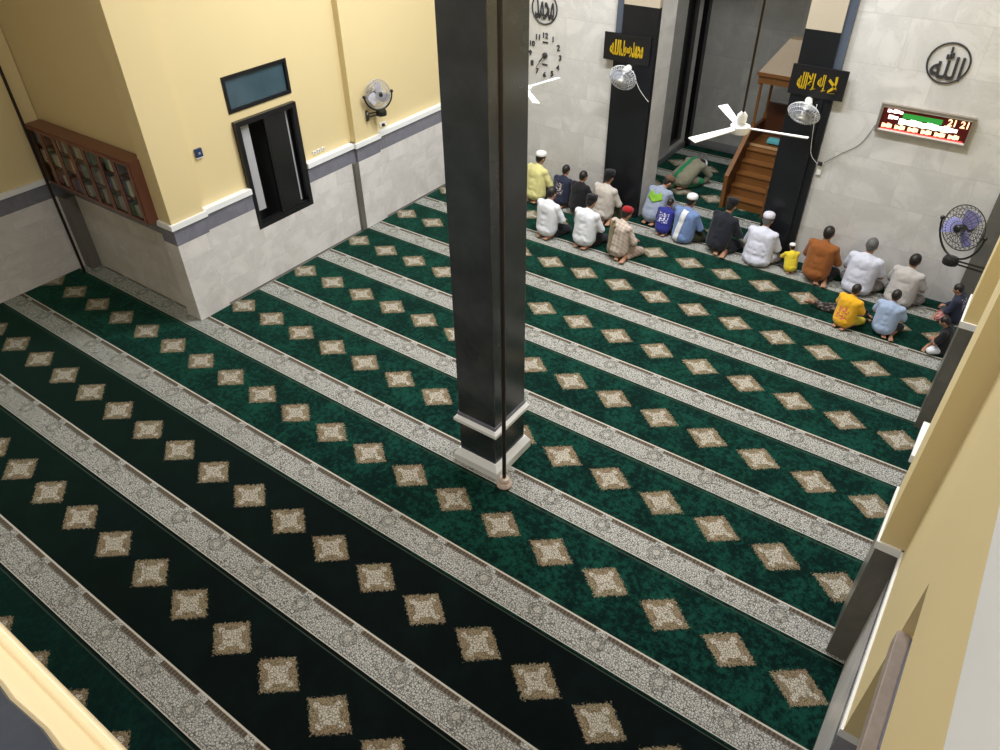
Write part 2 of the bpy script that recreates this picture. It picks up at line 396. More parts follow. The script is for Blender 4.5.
# front wall with niche opening X 3.42..5.53
NX0, NX1 = 3.42, 5.53
struct('wall_front', boxes(((XL, YQ, 0), (NX0, YQ + .55, 5.2)), ((NX1, YQ, 0), (XR, YQ + .55, 5.2)), ((XL, YQ, 5.2), (XR, YQ + .55, ZC))), M_qibla)
def arch_piece():
    bm = bmesh.new(); cx = (NX0 + NX1) / 2; r = (NX1 - NX0) / 2; z0 = 4.1; n = 20
    for sgn in (-1, 1):
        poly = [(cx + sgn * r, YQ + .001, z0)] + [(cx + sgn * r * math.cos(PI / 2 * k / n), YQ + .001, z0 + r * math.sin(PI / 2 * k / n)) for k in range(1, n + 1)]
        poly += [(cx, YQ + .001, 5.21), (cx + sgn * r, YQ + .001, 5.21)]
        prism(bm, poly, (0, .54, 0))
    return bm
struct('trim_1', arch_piece(), M_qibla)
M_cap = paint('capital_paint', (0.42, 0.37, 0.29))
# niche pilasters
def niche_pillar(i, x0, x1, blue0, blue1):
    p = bpy.data.objects.new('trim_%d' % i, None); COL.objects.link(p); p['kind'] = 'structure'
    struct('black_pilaster', boxes(((x0, YQ - .09, 0), (x1, YQ + .01, 3.34), .004)), M_granite_p, p)
    struct('cream_capital', B((x0, YQ - .085, 3.34), (x1, YQ + .01, 4.4)), M_cap, p)
    struct('blue_grey_border', B((blue0, YQ - .06, 2.6), (blue1, YQ + .01, 4.4)), M_bluegrey, p)
    struct('black_border', B((blue0, YQ - .06, 0), (blue1, YQ + .01, 2.6)), M_granite_p, p)
niche_pillar(2, 2.84, 3.42, 2.72, 2.84)
niche_pillar(3, 5.53, 5.99, 5.99, 6.10)
struct('trim_4', B((XRP - .13, YQ - .05, 0), (XR, YQ + .01, 4.2)), M_dark)
# room of the niche
NB = 14.25; NL = 2.70; NR = 6.2
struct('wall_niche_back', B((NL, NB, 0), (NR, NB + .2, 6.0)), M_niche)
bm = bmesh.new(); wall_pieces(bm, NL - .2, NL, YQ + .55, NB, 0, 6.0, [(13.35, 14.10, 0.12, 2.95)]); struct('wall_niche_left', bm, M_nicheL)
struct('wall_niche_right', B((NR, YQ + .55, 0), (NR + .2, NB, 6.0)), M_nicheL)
struct('ceiling_niche', B((NL - .2, YQ + .55, 6.0), (NR + .2, NB + .2, 6.2)), M_ceil)
d1 = bpy.data.objects.new('door_1', None); COL.objects.link(d1); d1['kind'] = 'structure'
M_blk = flat('black_gloss', (0.006, 0.006, 0.007), 0.2)
struct('dark_opening', B((NL - .26, 13.4, 0.1), (NL - .2, 14.2, 3.0)), M_void, d1)
struct('door_leaf', B((NL - .12, 13.36, 0.13), (NL - .08, 14.09, 2.93)), M_blk, d1)
struct('door_post', B((NL + .001, 14.08, 0.0), (NL + .10, NB - .001, 5.9), .006), M_blk, d1)
struct('baseboard_niche', boxes(((NL + .1, NB - .03, 0), (NR, NB, .16)), ((NL, YQ + .56, 0), (NL + .03, 14.08, .10))), M_bandX)

# mezzanine edge the picture is taken from
pz = bpy.data.objects.new('trim_5', None); COL.objects.link(pz); pz['kind'] = 'structure'
M_par = paint('parapet_paint', (0.80, 0.66, 0.42), 0.3)
bm = bmesh.new(); box(bm, (4.4, -0.47, 4.05), (XR, -0.268, 4.585), 0.0); struct('parapet_wall', bm, M_par, pz)
bm = bmesh.new(); tube(bm, [(4.4, -0.268, 4.588), (XR, -0.268, 4.588)], .011, 12); smooth_by_angle(struct('rounded_edge', bm, M_par, pz))
struct('mezzanine_slab', B((4.4, YB, 3.85), (XR, -0.27, 4.05)), M_cream, pz)

bm = bmesh.new(); rows = []
for i in range(61):
    X_ = 5.2 + i * .05; e = -.322 + .0025 * math.sin(i * 2.3) + .002 * math.sin(i * .61)
    rows.append([bm.verts.new(p) for p in ((X_, e, 4.586), (X_, e - .004, 4.598), (X_, -.40, 4.603 + .004 * math.sin(i * .9)), (X_, -.475, 4.60), (X_, -.482, 4.40 + .02 * math.sin(i * .8)), (X_, -.474, 4.40 + .02 * math.sin(i * .8)), (X_, -.470, 4.586))])
for a_, b_ in zip(rows, rows[1:]):
    for k in range(7): bm.faces.new((a_[k], a_[(k + 1) % 7], b_[(k + 1) % 7], b_[k]))
bm.faces.new(rows[0]); bm.faces.new(list(reversed(rows[-1]))); bmesh.ops.recalc_face_normals(bm, faces=bm.faces[:])
tag(link('draped_cloth', bm, cloth('dark_blue_grey_cloth', (0.035, 0.042, 0.06)), None, True), 'dark blue grey cloth draped over the cream parapet in the lower left corner', 'cloth')

# ================================================================ COLUMN and poles
col = empty('black_column', (4.75, 4.40, 0))
tag(col, 'tall square black granite column with white base mouldings in the middle of the carpet', 'column')
def cb(lo, hi): return (lo[0] - 4.75, lo[1] - 4.40, lo[2]), (hi[0] - 4.75, hi[1] - 4.40, hi[2])
link('shaft', boxes((*cb((4.515, 4.13, 0.02), (4.985, 4.68, ZC)), .012)), M_granite, col)
def moulding(z0, z1, w0, w1):
    bm = bmesh.new(); c = []
    for (z, g) in ((z0, w0), (z0 + (z1 - z0) * .55, w0), (z1, w1)):
        c.append([bm.verts.new((sx * (.235 + g), sy * (.275 + g) + .005, z)) for sx, sy in ((-1, -1), (1, -1), (1, 1), (-1, 1))])
    for A_, B_ in zip(c, c[1:]):
        for k in range(4): bm.faces.new((A_[k], A_[(k + 1) % 4], B_[(k + 1) % 4], B_[k]))
    bm.faces.new(list(reversed(c[0]))); bm.faces.new(c[-1]); return bm
link('base_moulding', moulding(0, .17, .055, .015), M_white, col)
link('upper_moulding', moulding(.585, .655, .042, .018), M_white, col)
link('grey_collar', boxes(((-.245, -.28, .655), (.245, .29, .70))), M_band, col)
M_pole = flat('dark_brown_metal', (0.03, 0.022, 0.02), 0.35, 0.4)
pole = empty('standing_pole', (5.15, 4.06, 0)); tag(pole, 'tall dark pole in a round beige foot beside the black column', 'pole')
bm = bmesh.new(); tube(bm, [(0, 0, .10), (0, 0, ZC)], .021, 12); smooth_by_angle(link('pole_tube', bm, M_pole, pole))
bm = bmesh.new(); lathe(bm, [(.03, 0), (.07, .005), (.085, .03), (.078, .06), (.055, .08), (.062, .10), (.05, .125), (.022, .13)], n=28); smooth_by_angle(link('round_foot', bm, flat('beige_stone', (0.55, 0.44, 0.38), 0.5), pole))
p2 = empty('corner_pole', (-2.86, 4.01, 0)); tag(p2, 'thin dark pole standing in the alcove corner in front of the cabinet', 'pole')
bm = bmesh.new(); tube(bm, [(0, 0, 0), (0, 0, ZC)], .021, 12); smooth_by_angle(link('pole_tube', bm, M_pole, p2))

# ================================================================ left wall windows, cabinet, small fittings
M_frame = flat('black_window_frame', (0.008, 0.008, 0.009), 0.3)
def glass(name, col, rough=0.05, alpha=None):
    n = NT(name, rough, 0.8); n.color(n.mix(n.noise(n.coord(), 3, 3), tuple(c * .7 for c in col), tuple(c * 1.3 for c in col))); return n.m
wo = bpy.data.objects.new('window_1', None); COL.objects.link(wo); wo['kind'] = 'structure'
struct('window_frame', frame_yz(XL - .12, XL + .0, WY0, WY1, WZ0, WZ1, .07), M_frame, wo)
struct('window_backing', B((XL - .42, WY0 - .2, WZ0 - .2), (XL - .38, WY1 + .2, WZ1 + .2)), flat('dark_room_beyond', (0.015, 0.015, 0.017), 0.5), wo)
struct('sliding_rail', boxes(((XL - .06, WY0 + .07, WZ0 + .07), (XL - .03, WY1 - .07, WZ0 + .09)), ((XL - .06, WY0 + .48, WZ0 + .07), (XL - .02, WY0 + .51, WZ1 - .07))), M_frame, wo)
struct('grey_panel', boxes(((XL - .12, WY0 + .07, WZ0 + .22), (XL - .10, WY0 + .27, WZ1 - .07)), ((XL - .12, WY1 - .17, WZ0 + .1), (XL - .10, WY1 - .12, WZ1 - .07))), flat('grey_reveal', (0.42, 0.42, 0.45), 0.4), wo)
struct('window_pane', B((XL - .05, WY0 + .52, WZ0 + .09), (XL - .045, WY1 - .19, WZ1 - .07)), glass('dark_glass', (0.004, 0.004, 0.005), .25), wo)
tr = bpy.data.objects.new('window_3', None); COL.objects.link(tr); tr['kind'] = 'structure'
struct('window_frame', frame_yz(XL - .13, XL - .055, WY0 - .01, WY1 + .01, TZ0, TZ1, .045), M_frame, tr)
struct('window_pane', B((XL - .10, WY0 + .02, TZ0 + .03), (XL - .09, WY1 - .02, TZ1 - .03)), glass('blue_grey_glass', (0.045, 0.085, 0.11), .12), tr)
struct('window_backing', B((XL - .15, WY0, TZ0), (XL - .131, WY1, TZ1)), M_void, tr)

cab = empty('wall_cabinet', (-1.72, YN, 1.46))
tag(cab, 'wooden wall cabinet with glass doors full of books in the alcove', 'cabinet')
cw, cd, ch = 1.24, .235, .845
M_cabin = flat('cabinet_interior', (0.05, 0.04, 0.035), 0.8)
link('cabinet_body', boxes(((-cw, -cd, ch - .03), (cw, -.012, ch)), ((-cw, -cd, 0), (cw, -.012, .03)), ((-cw, -cd, .03), (-cw + .03, -.012, ch - .03)), ((cw - .03, -cd, .03), (cw, -.012, ch - .03)), ((-cw + .03, -.03, .03), (cw - .03, -.012, ch - .03))), M_cabwood, cab)
link('shelf', B((-cw + .03, -cd + .03, .29), (cw - .03, -.03, .31)), M_cabwood, cab)
link('shelf', B((-cw + .03, -cd + .03, .565), (cw - .03, -.03, .585)), M_cabwood, cab)
M_pane = NT('cabinet_glass', 0.03, 0.5); M_pane.b.inputs['Transmission Weight'].default_value = 1.0; M_pane.b.inputs['IOR'].default_value = 1.1
M_pane.color((0.85, 0.88, 0.87)); M_pane = M_pane.m
nd = 7; dw = (2 * cw - .04) / nd
for k in range(nd):
    x0 = -cw + .02 + k * dw + .004; x1 = x0 + dw - .008; f_ = .034
    d_ = link('door', boxes(((x0, -cd - .02, .02), (x1, -cd, .02 + f_)), ((x0, -cd - .02, ch - .02 - f_), (x1, -cd, ch - .02)), ((x0, -cd - .02, .02 + f_), (x0 + f_, -cd, ch - .02 - f_)), ((x1 - f_, -cd - .02, .02 + f_), (x1, -cd, ch - .02 - f_))), M_cabwood, cab)
    link('pane', B((x0 + f_, -cd - .012, .02 + f_), (x1 - f_, -cd - .008, ch - .02 - f_)), M_pane, d_)
    bm = bmesh.new(); ell(bm, (x1 - .018, -cd - .03, ch / 2), (.008, .012, .008)); link('knob', bm, flat('brass', (0.5, 0.35, 0.12), 0.3, 1), d_)
books = [(0.55, 0.52, 0.45), (0.12, 0.25, 0.16), (0.35, 0.33, 0.3), (0.10, 0.12, 0.25), (0.3, 0.08, 0.06), (0.45, 0.40, 0.30), (0.25, 0.25, 0.27)]
bm_ = [flat('book_cover_%s' % n, tuple(min(.8, q * 1.35 + .06) for q in c), 0.6) for n, c in zip(('cream', 'green', 'grey', 'navy', 'maroon', 'tan', 'slate'), books)]
bnames = ['cream', 'green', 'grey', 'navy', 'maroon', 'tan', 'slate']; rows_ = ['bottom shelf', 'middle shelf', 'top shelf']
for sh, zb in enumerate((.03, .31, .585)):
    x = -cw + .06
    while x < cw - .10:
        k = random.randrange(7); wdt = random.uniform(.045, .085); hh = random.uniform(.15, .22)
        if random.random() < .12: x += random.uniform(.05, .12); continue
        o = link('book', B((0, -.155, 0), (wdt, -.0, hh), .003), bm_[k]); o.location = (-1.72 + x, YN - .036, 1.46 + zb)
        tag(o, '%s covered book standing on the %s of the glass cabinet' % (bnames[k], rows_[sh]), 'book', '%s books on the %s of the cabinet' % (bnames[k], rows_[sh]))
        x += wdt + .004
# small fittings
M_plast = flat('white_plastic', (0.75, 0.75, 0.74), 0.4)
o = empty('wall_switch', (XL - .07, 4.92, 2.19)); tag(o, 'small dark blue square control box on the yellow wall left of the window', 'switch')
link('box', B((0, -.05, -.05), (.035, .05, .06), .004), flat('navy_plastic', (0.02, 0.04, 0.11), 0.3), o)
link('cover_edge', B((0, -.052, -.066), (.03, .052, -.05), .003), M_plast, o); link('dial', B((.035, -.014, -.012), (.042, .014, .016), .002), flat('grey_dial', (0.3, 0.33, 0.4), .4), o)
for k, yy in enumerate((6.83, 6.92, 7.01)):
    o = empty('socket', (XL - .07, yy, 1.57)); tag(o, ('%s white socket above the trim right of the black window' % ('nearest', 'middle', 'furthest')[k]), 'socket', 'sockets by the window')
    link('plate', B((0, -.032, -.025), (.02, .032, .025), .004), M_plast, o); link('insert', B((.02, -.015, -.012), (.024, .015, .012)), flat('grey_insert', (.4, .4, .4), .4), o)
o = empty('socket', (XL - .07, 8.36, 1.55)); tag(o, 'white double socket with a plug below the wall fan on the yellow wall', 'socket')
link('plate', B((0, -.08, -.03), (.02, .08, .035), .004), M_plast, o); link('plug', B((.02, -.04, -.02), (.06, .0, .02), .005), flat('black_plug', (.02, .02, .02), .4), o)
o = link('wall_box', B((XRP - .0, 5.15, 1.40), (XR - .001, 5.66, 1.48), .006), M_white); tag(o, 'long white box fixed low on the right wall between the pilasters', 'box')
o = empty('wall_socket', (6.16, YQ, 1.55)); tag(o, 'white outlet at the edge of the right black pilaster with a black plug', 'socket')
link('plate', B((-.035, -.03, -.12), (.035, 0, .06), .004), M_plast, o); link('plug', B((-.03, -.07, .03), (.03, -.03, .08), .006), flat('black_plug', (.02, .02, .02), .4), o)

# ================================================================ fans
M_cage = flat('fan_cage_wire', (0.05, 0.05, 0.055), 0.35, 0.7)
M_cagel = flat('pale_fan_wire', (0.45, 0.46, 0.5), 0.35, 0.5)
M_fblk = flat('fan_black', (0.008, 0.008, 0.009), 0.35)
def blade_mesh(r0, r1, w0, w1, ang, tilt, n=3, axis_up=True, th=.004):
    bm = bmesh.new(); pts = []
    for k in range(9):
        t = k / 8; r = r0 + (r1 - r0) * t; wd_ = w0 + (w1 - w0) * math.sin(PI / 2 * min(1, t * 1.5)); wd_ *= (1 if t < .85 else math.sqrt(max(0.05, 1 - ((t - .85) / .155) ** 2)))
        sw = .25 * wd_ * t
        for s in (-.5, .5):
            a = s * wd_ + sw; pts.append((r, a * math.cos(tilt), a * math.sin(tilt)))
    vs = [[bm.verts.new((p[0], p[1], p[2] + dz)) for p in pts] for dz in (-th / 2, th / 2)]
    for k in range(8):
        a, b, c, d = 2 * k, 2 * k + 1, 2 * k + 3, 2 * k + 2
        bm.faces.new((vs[1][a], vs[1][d], vs[1][c], vs[1][b])); bm.faces.new((vs[0][a], vs[0][b], vs[0][c], vs[0][d]))
        bm.faces.new((vs[0][a], vs[0][d], vs[1][d], vs[1][a])); bm.faces.new((vs[0][b], vs[1][b], vs[1][c], vs[0][c]))
    bm.faces.new((vs[0][0], vs[1][0], vs[1][1], vs[0][1])); bm.faces.new((vs[0][16], vs[0][17], vs[1][17], vs[1][16]))
    bmesh.ops.rotate(bm, cent=(0, 0, 0), matrix=Matrix.Rotation(ang, 3, 'Z'), verts=bm.verts)
    return bm
def cage_bm(rad, dep, nr=30, wr=.0022):
    bm = bmesh.new()
    ring(bm, (0, 0, 0), rad, .006, n=40, seg=6)
    for sgn in (-1, 1):
        for q_ in (.32, .62, .85): ring(bm, (0, 0, sgn * dep * math.sqrt(1 - q_ * q_)), rad * q_, wr * 1.1, n=32, seg=5)
        for k in range(nr):
            a = 2 * PI * k / nr; d = Vector((math.cos(a), math.sin(a), 0))
            tube(bm, [d * rad * s + Vector((0, 0, sgn * dep * math.sqrt(max(0, 1 - s * s)))) for s in (.15, .45, .72, .9, 1.0)], wr, 5, False)
    return bm
def fan_head(parent, c, axis, rad, blade_mat, cage_mat, nb=3, motor=M_fblk, dep=None, wr=.0022):
    """axis points to the front of the fan"""
    q_ = Vector((0, 0, 1)).rotation_difference(Vector(axis).normalized())
    def pl(nm, bm, m, sm=True):
        o = link(nm, bm, m, parent, sm); o.location = c; o.rotation_mode = 'QUATERNION'; o.rotation_quaternion = q_; return o
    pl('cage', cage_bm(rad, dep or rad * .42, wr=wr), cage_mat)
    for k in range(nb): pl('blade', blade_mesh(rad * .12, rad * .86, rad * .45, rad * .75, 2 * PI * k / nb + .5, .45), blade_mat, False)
    bm = bmesh.new(); lathe(bm, [(rad * .1, -rad * .52), (rad * .22, -rad * .48), (rad * .25, -rad * .2), (rad * .16, -.02), (rad * .16, .05), (rad * .05, .07)], n=24); pl('motor', bm, motor)
    bm = bmesh.new(); lathe(bm, [(rad * .16, rad * .36), (rad * .18, rad * .42), (rad * .08, rad * .45)], n=20); pl('cap', bm, motor)
    return q_
M_purple = flat('violet_fan_blade', (0.28, 0.28, 0.62), 0.3)
M_paleb = flat('pale_fan_blade', (0.42, 0.40, 0.48), 0.3)
def yoke_fan(name, label, mount, base, c, axis, rad, blade, cage):
    f_ = empty(name, (0, 0, 0)); tag(f_, label, 'fan', None)
    mount = Vector(mount); base = Vector(base); c = Vector(c)
    f_.location = mount
    L = lambda p: Vector(p) - mount
    fan_head(f_, L(c), axis, rad, blade, cage, wr=.003)
    side = Vector(axis).cross(Vector((0, 0, 1))).normalized(); dn = Vector((0, 0, -1))
    bm = bmesh.new(); pts = []
    for k in range(17):
        a = PI * k / 16; pts.append(L(c) + side * math.cos(a) * (rad + .03) + (base - c).normalized() * math.sin(a) * ((base - c).length - .04))
    tube(bm, pts, .013, 8); smooth_by_angle(link('yoke', bm, M_fblk, f_))
    for s in (0, 1):
        bm = bmesh.new(); ell(bm, pts[0 if s == 0 else -1], (.028, .028, .028)); link('pivot_knob', bm, M_fblk, f_, True)
    bm = bmesh.new(); lathe(bm, [(.05, -.05), (.085, -.045), (.09, .0), (.08, .03), (.03, .045)], L(base), 24); smooth_by_angle(link('swivel_base', bm, M_fblk, f_))
    bm = bmesh.new(); d = (L(base)).cross(Vector((0, 0, 1))).normalized() * 0
    for dz in (-.03, .03): tube(bm, [Vector((0, 0, dz)), L(base) + Vector((0, 0, dz * .6 - .01))], .011, 8)
    smooth_by_angle(link('arm', bm, M_fblk, f_))
    n_ = L(base).normalized(); bm = bmesh.new(); lathe(bm, [(.03, -.002), (.085, 0), (.085, .02), (.05, .04), (.02, .045)], (0, 0, 0), 24, (n_.x, n_.y, 0)); smooth_by_angle(link('mount_plate', bm, M_fblk, f_))
    return f_
yoke_fan('wall_fan', 'grey wall fan on a black bracket above the trim of the left yellow wall', (XLP - .004, 7.90, 1.84), (XL + .17, 8.12, 1.86), (XL + .20, 8.06, 2.16), (0.8, -0.25, 0.15), .215, M_paleb, M_cagel)
yoke_fan('wall_fan', 'large black wall fan with violet blades at the right end of the front wall', (XR - .0, 9.0, 1.38), (8.20, 8.98, 1.42), (8.19, 9.0, 1.83), (-0.5, -0.8, 0.1), .262, M_purple, M_cage)

def pillar_fan(label, mount, c, axis, rad, ball_z=.1):
    f_ = empty('wall_fan', mount); tag(f_, label, 'fan'); m = Vector(mount); c = Vector(c) - m
    fan_head(f_, c, axis, rad, flat('blue_grey_blade', (0.30, 0.33, 0.45), .3), flat('white_wire', (.7, .72, .76), .4), 3, M_plast, rad * .35, wr=.003)
    ax = Vector(axis).normalized()
    bm = bmesh.new(); ell(bm, c - ax * rad * .55 + Vector((0, 0, .03)), (.055, .055, .06)); link('swivel_ball', bm, M_plast, f_, True)
    bm = bmesh.new(); tube(bm, [(0, 0, 0), c - ax * rad * .5 + Vector((0, 0, .04))], .02, 10); link('bracket', bm, M_plast, f_, True)
    bm = bmesh.new(); lathe(bm, [(.05, 0), (.05, .02), (.03, .03)], (0, 0, 0), 20, (0, -1, 0)); link('mount_plate', bm, M_plast, f_)
    return f_
pillar_fan('white cage fan on the black pilaster left of the niche, below its gold sign', (3.02, YQ - .09, 2.45), (3.07, 10.22, 2.38), (0.1, -0.85, -0.35), .215)
pillar_fan('white cage fan on the black pilaster right of the niche, below its gold sign', (5.80, YQ - .09, 2.45), (5.84, 10.22, 2.36), (-0.05, -0.70, -0.55), .22)
def cord(label, pts, m=M_plast, r=.004):
    bm = bmesh.new(); P = [Vector(p) for p in pts]; out = []
    for i in range(len(P) - 1):
        a = P[max(i - 1, 0)]; b = P[i]; c = P[i + 1]; d = P[min(i + 2, len(P) - 1)]
        for k in range(6):
            t = k / 6; out.append(.5 * ((2 * b) + (c - a) * t + (2 * a - 5 * b + 4 * c - d) * t * t + (-a + 3 * b - 3 * c + d) * t ** 3))
    out.append(P[-1]); tube(bm, out, r, 6); tag(link('power_cord', bm, m, None, True), label, 'cord')
cord('thin white cord hanging from the fan on the right black pilaster', [(5.92, YQ - .10, 2.42), (5.95, YQ - .13, 2.2), (5.98, YQ - .11, 1.9), (6.02, YQ - .105, 1.72), (6.13, YQ - .075, 1.60)])
cord('thin white cord hanging from the fan on the left black pilaster', [(3.10, YQ - .10, 2.42), (3.22, YQ - .13, 2.22), (3.33, YQ - .11, 2.08), (3.42, YQ - .1, 2.0)])
cord('thin dark cord running from the digital clock to the pilaster plug', [(6.71, YQ - .012, 2.26), (6.6, YQ - .012, 1.98), (6.4, YQ - .012, 1.8), (6.2, YQ - .03, 1.62)], M_pole, .004)

M_fanw = flat('ceiling_fan_white', (0.82, 0.84, 0.86), 0.35)
def ceiling_fan(label, x, y, z, ph, r=.60):
    f_ = empty('ceiling_fan', (x, y, z), ph); tag(f_, label, 'ceiling fan', None)
    bm = bmesh.new(); lathe(bm, [(.04, -.06), (.08, -.05), (.09, -.02), (.088, .015), (.05, .03), (.03, .035)], n=28); smooth_by_angle(link('motor', bm, M_fanw, f_))
    bm = bmesh.new(); lathe(bm, [(.03, .035), (.045, .05), (.045, .11), (.02, .14)], n=20); smooth_by_angle(link('canopy', bm, M_fanw, f_))
    bm = bmesh.new(); tube(bm, [(0, 0, .1), (0, 0, ZC - z)], .012, 10); smooth_by_angle(link('down_rod', bm, M_pole, f_))
    for k in range(3):
        bm = bmesh.new(); vs = box(bm, (.09, -.045, -.004), (r, .045, .004), 0)
        for v in bm.verts:
            if v.co.x < .2: v.co.y *= .62
            v.co.z += v.co.y * -.18
        bmesh.ops.rotate(bm, cent=(0, 0, 0), matrix=Matrix.Rotation(2 * PI * k / 3, 3, 'Z'), verts=bm.verts)
        link('blade', bm, M_fanw, f_)
ceiling_fan('white three blade ceiling fan hanging in front of the niche', 6.21, 6.36, 3.40, R(7))
ceiling_fan('white ceiling fan mostly hidden behind the black column', 3.04, 7.55, 2.91, R(-43))

# ================================================================ signs, seals, clocks
def text_mesh(body, size=1.0, ext=.01, font_scale=(1, 1), offset=0.0):
    c = bpy.data.curves.new('t', 'FONT'); c.body = body; c.size = size; c.extrude = ext; c.align_x = 'CENTER'; c.align_y = 'CENTER'; c.offset = offset
    o = bpy.data.objects.new('t', c); COL.objects.link(o); bpy.context.view_layer.update()
    me = bpy.data.meshes.new_from_object(o.evaluated_get(bpy.context.evaluated_depsgraph_get()))
    bpy.data.objects.remove(o); bpy.data.curves.remove(c)
    xs = [v.co.x for v in me.vertices]; ys = [v.co.y for v in me.vertices]
    cx = (min(xs) + max(xs)) / 2; cy = (min(ys) + max(ys)) / 2; W = max(xs) - min(xs); H = max(ys) - min(ys)
    return me, cx, cy, W, H
def text_on(name, body, parent, c, w_, h_, mat, ext=.006, offset=0.0):
    """text standing on a wall that faces -Y, centred on local point c, fitted to w_ x h_ (either may be None)"""
    me, cx, cy, W, H = text_mesh(body, 1.0, .5, offset=offset)
    sx = w_ / W if w_ else h_ / H; sy = h_ / H if h_ else w_ / W
    for v in me.vertices:
        x, y, z = v.co; v.co = ((x - cx) * sx, -z * ext * 2, (y - cy) * sy)
    me.materials.append(mat); o = bpy.data.objects.new(name, me); COL.objects.link(o); o.location = c
    if parent: o.parent = parent
    return o
M_ink = flat('dark_letters', (0.03, 0.03, 0.035), 0.5)
M_gold = flat('gold_letters', (0.62, 0.42, 0.02), 0.35, 0.3)
M_board = flat('black_sign_board', (0.006, 0.006, 0.008), 0.4)
def sign(label, x0, x1, z0, z1, words):
    s = empty('calligraphy_sign', ((x0 + x1) / 2, YQ - .12, z0)); tag(s, label, 'sign')
    W = (x1 - x0) / 2; H = z1 - z0
    link('board', B((-W, 0, 0), (W, .028, H), .003), M_board, s)
    n = len(words); ww = 1.44 * W / n
    for i, t in enumerate(words):
        text_on('gold_word', t, s, (-.72 * W + ww * (i + .5), -.006, H * .5), ww * .97, H * .56, M_gold, .008, .022)
A_ = '\uFEEA\uFEE0\uFEDF\uFE8D'
sign('black board with gold calligraphy above the fan on the left black pilaster', 2.57, 3.36, 2.53, 2.93, [A_, '\uFEDD\uFEEE\uFEB3\uFEAD', '\uFEAA\uFEE4\uFEA4\uFEE3'])
sign('black board with gold calligraphy above the fan on the right black pilaster', 5.49, 6.23, 2.51, 2.90, [A_, '\uFEFB\uFE87', '\uFEEA\uFEDF\uFE87', '\uFEFB'])
def seal(label, x, z, rad, body, w_, h_):
    s = empty('wall_calligraphy', (x, YQ - .002, z)); tag(s, label, 'wall decoration')
    bm = bmesh.new(); ring(bm, (0, -.012, 0), rad, .011, (0, 1, 0), 48, 8); link('ring', bm, M_ink, s, True)
    text_on('lettering', body, s, (0, -.012, 0), w_, h_, M_ink, .008, .012)
seal('round black calligraphy ring on the front wall above the digital clock', 7.31, 3.15, .235, '\uFDF2', .36, .38)
seal('round black calligraphy ring on the front wall above the numeral clock', 1.39, 3.10, .235, A_.replace(A_, '\uFEAA\uFEE4\uFEA4\uFEE3'), .36, .34)

ck = empty('wall_clock', (1.42, YQ - .002, 2.385)); tag(ck, 'frameless wall clock of loose black numerals on the front wall', 'clock')
for h in range(1, 13):
    a = PI / 2 - h * PI / 6
    o = text_on('numeral', str(h), ck, (.295 * math.cos(a), -.008, .31 * math.sin(a)), None, .085, M_ink, .008, .012)
bm = bmesh.new(); lathe(bm, [(.045, 0), (.045, .03), (.03, .04)], (0, 0, 0), 24, (0, -1, 0)); link('hub', bm, M_ink, ck)
def hand(l, w_, deg, y):
    a = R(90 - deg); bm = bmesh.new(); box(bm, (-.03, -.002, -w_), (l, .002, w_))
    bmesh.ops.rotate(bm, cent=(0, 0, 0), matrix=Matrix.Rotation(-a, 3, 'Y'), verts=bm.verts); bmesh.ops.translate(bm, vec=(0, y, 0), verts=bm.verts); return bm
link('minute_hand', hand(.25, .005, 216, -.045), M_ink, ck); link('hour_hand', hand(.15, .007, 222, -.042), M_ink, ck)
for zz in (.19, -.16): link('small_plate', B((-.05, -.012, zz), (.05, 0, zz + .025), .003), M_ink, ck)

led = empty('digital_clock', (7.28, YQ - .002, 2.385)); tag(led, 'lit red and green digital prayer time board on the front wall', 'digital clock')
W_, H_ = .56, .185
M_alu = flat('aluminium_frame', (0.42, 0.37, 0.32), 0.3, 0.7)
link('frame', boxes(((-W_, -.06, -H_), (W_, 0, -H_ + .03)), ((-W_, -.06, H_ - .03), (W_, 0, H_)), ((-W_, -.06, -H_ + .03), (-W_ + .035, 0, H_ - .03)), ((W_ - .035, -.06, -H_ + .03), (W_, 0, H_ - .03))), M_alu, led)
link('inner_rim', boxes(((-W_ + .032, -.05, -H_ + .028), (W_ - .032, -.012, -H_ + .045)), ((-W_ + .032, -.05, H_ - .045), (W_ - .032, -.012, H_ - .028))), M_plast, led)
link('face', B((-W_ + .03, -.035, -H_ + .03), (W_ - .03, -.005, H_ - .03)), flat('dark_red_face', (0.08, 0.006, 0.006), .3), led)
E_w = emis('white_led', (1.0, .80, .72), 3.0); E_g = emis('green_led', (.05, 1.0, .10), .35); E_gw = emis('pale_green_led', (.75, 1.0, .8), 3.5)
E_o = emis('amber_led', (1.0, .55, .28), 3.0); E_r = emis('red_led', (1.0, .06, .05), 1.6)
link('green_strip', B((-.27, -.040, .035), (.20, -.035, .10)), E_g, led)
def glow(nm, x0, x1, z0, z1, m, n=4):
    bm = bmesh.new(); w_ = (x1 - x0) / n
    for k in range(n): box(bm, (x0 + k * w_ + w_ * .0, -.043, z0 + (k % 2) * .006), (x0 + (k + 1) * w_ + .001, -.036, z1 - ((k + 1) % 3) * .008), .003)
    link(nm, bm, m, led)
glow('running_display', -.30, .30, -.045, .035, E_gw, 9)
text_on('digits', '21 21', led, (.38, -.042, .085), .24, .085, E_o, .003, .02)
glow('small_display', .28, .40, -.035, .03, E_w, 2)
glow('small_display', -.47, -.28, .08, .13, E_w, 5)
glow('small_display', -.44, -.32, .0, .06, E_w, 2)
link('red_strip', B((-.50, -.037, -.15), (.50, -.035, -.122)), E_r, led)
link('red_strip', B((-.50, -.037, .135), (-.1, -.035, .150)), E_r, led)
for k in range(6):
    xx = -.43 + k * .162
    glow('time_panel', xx - .062, xx + .062, -.115, -.055, E_o, 4)

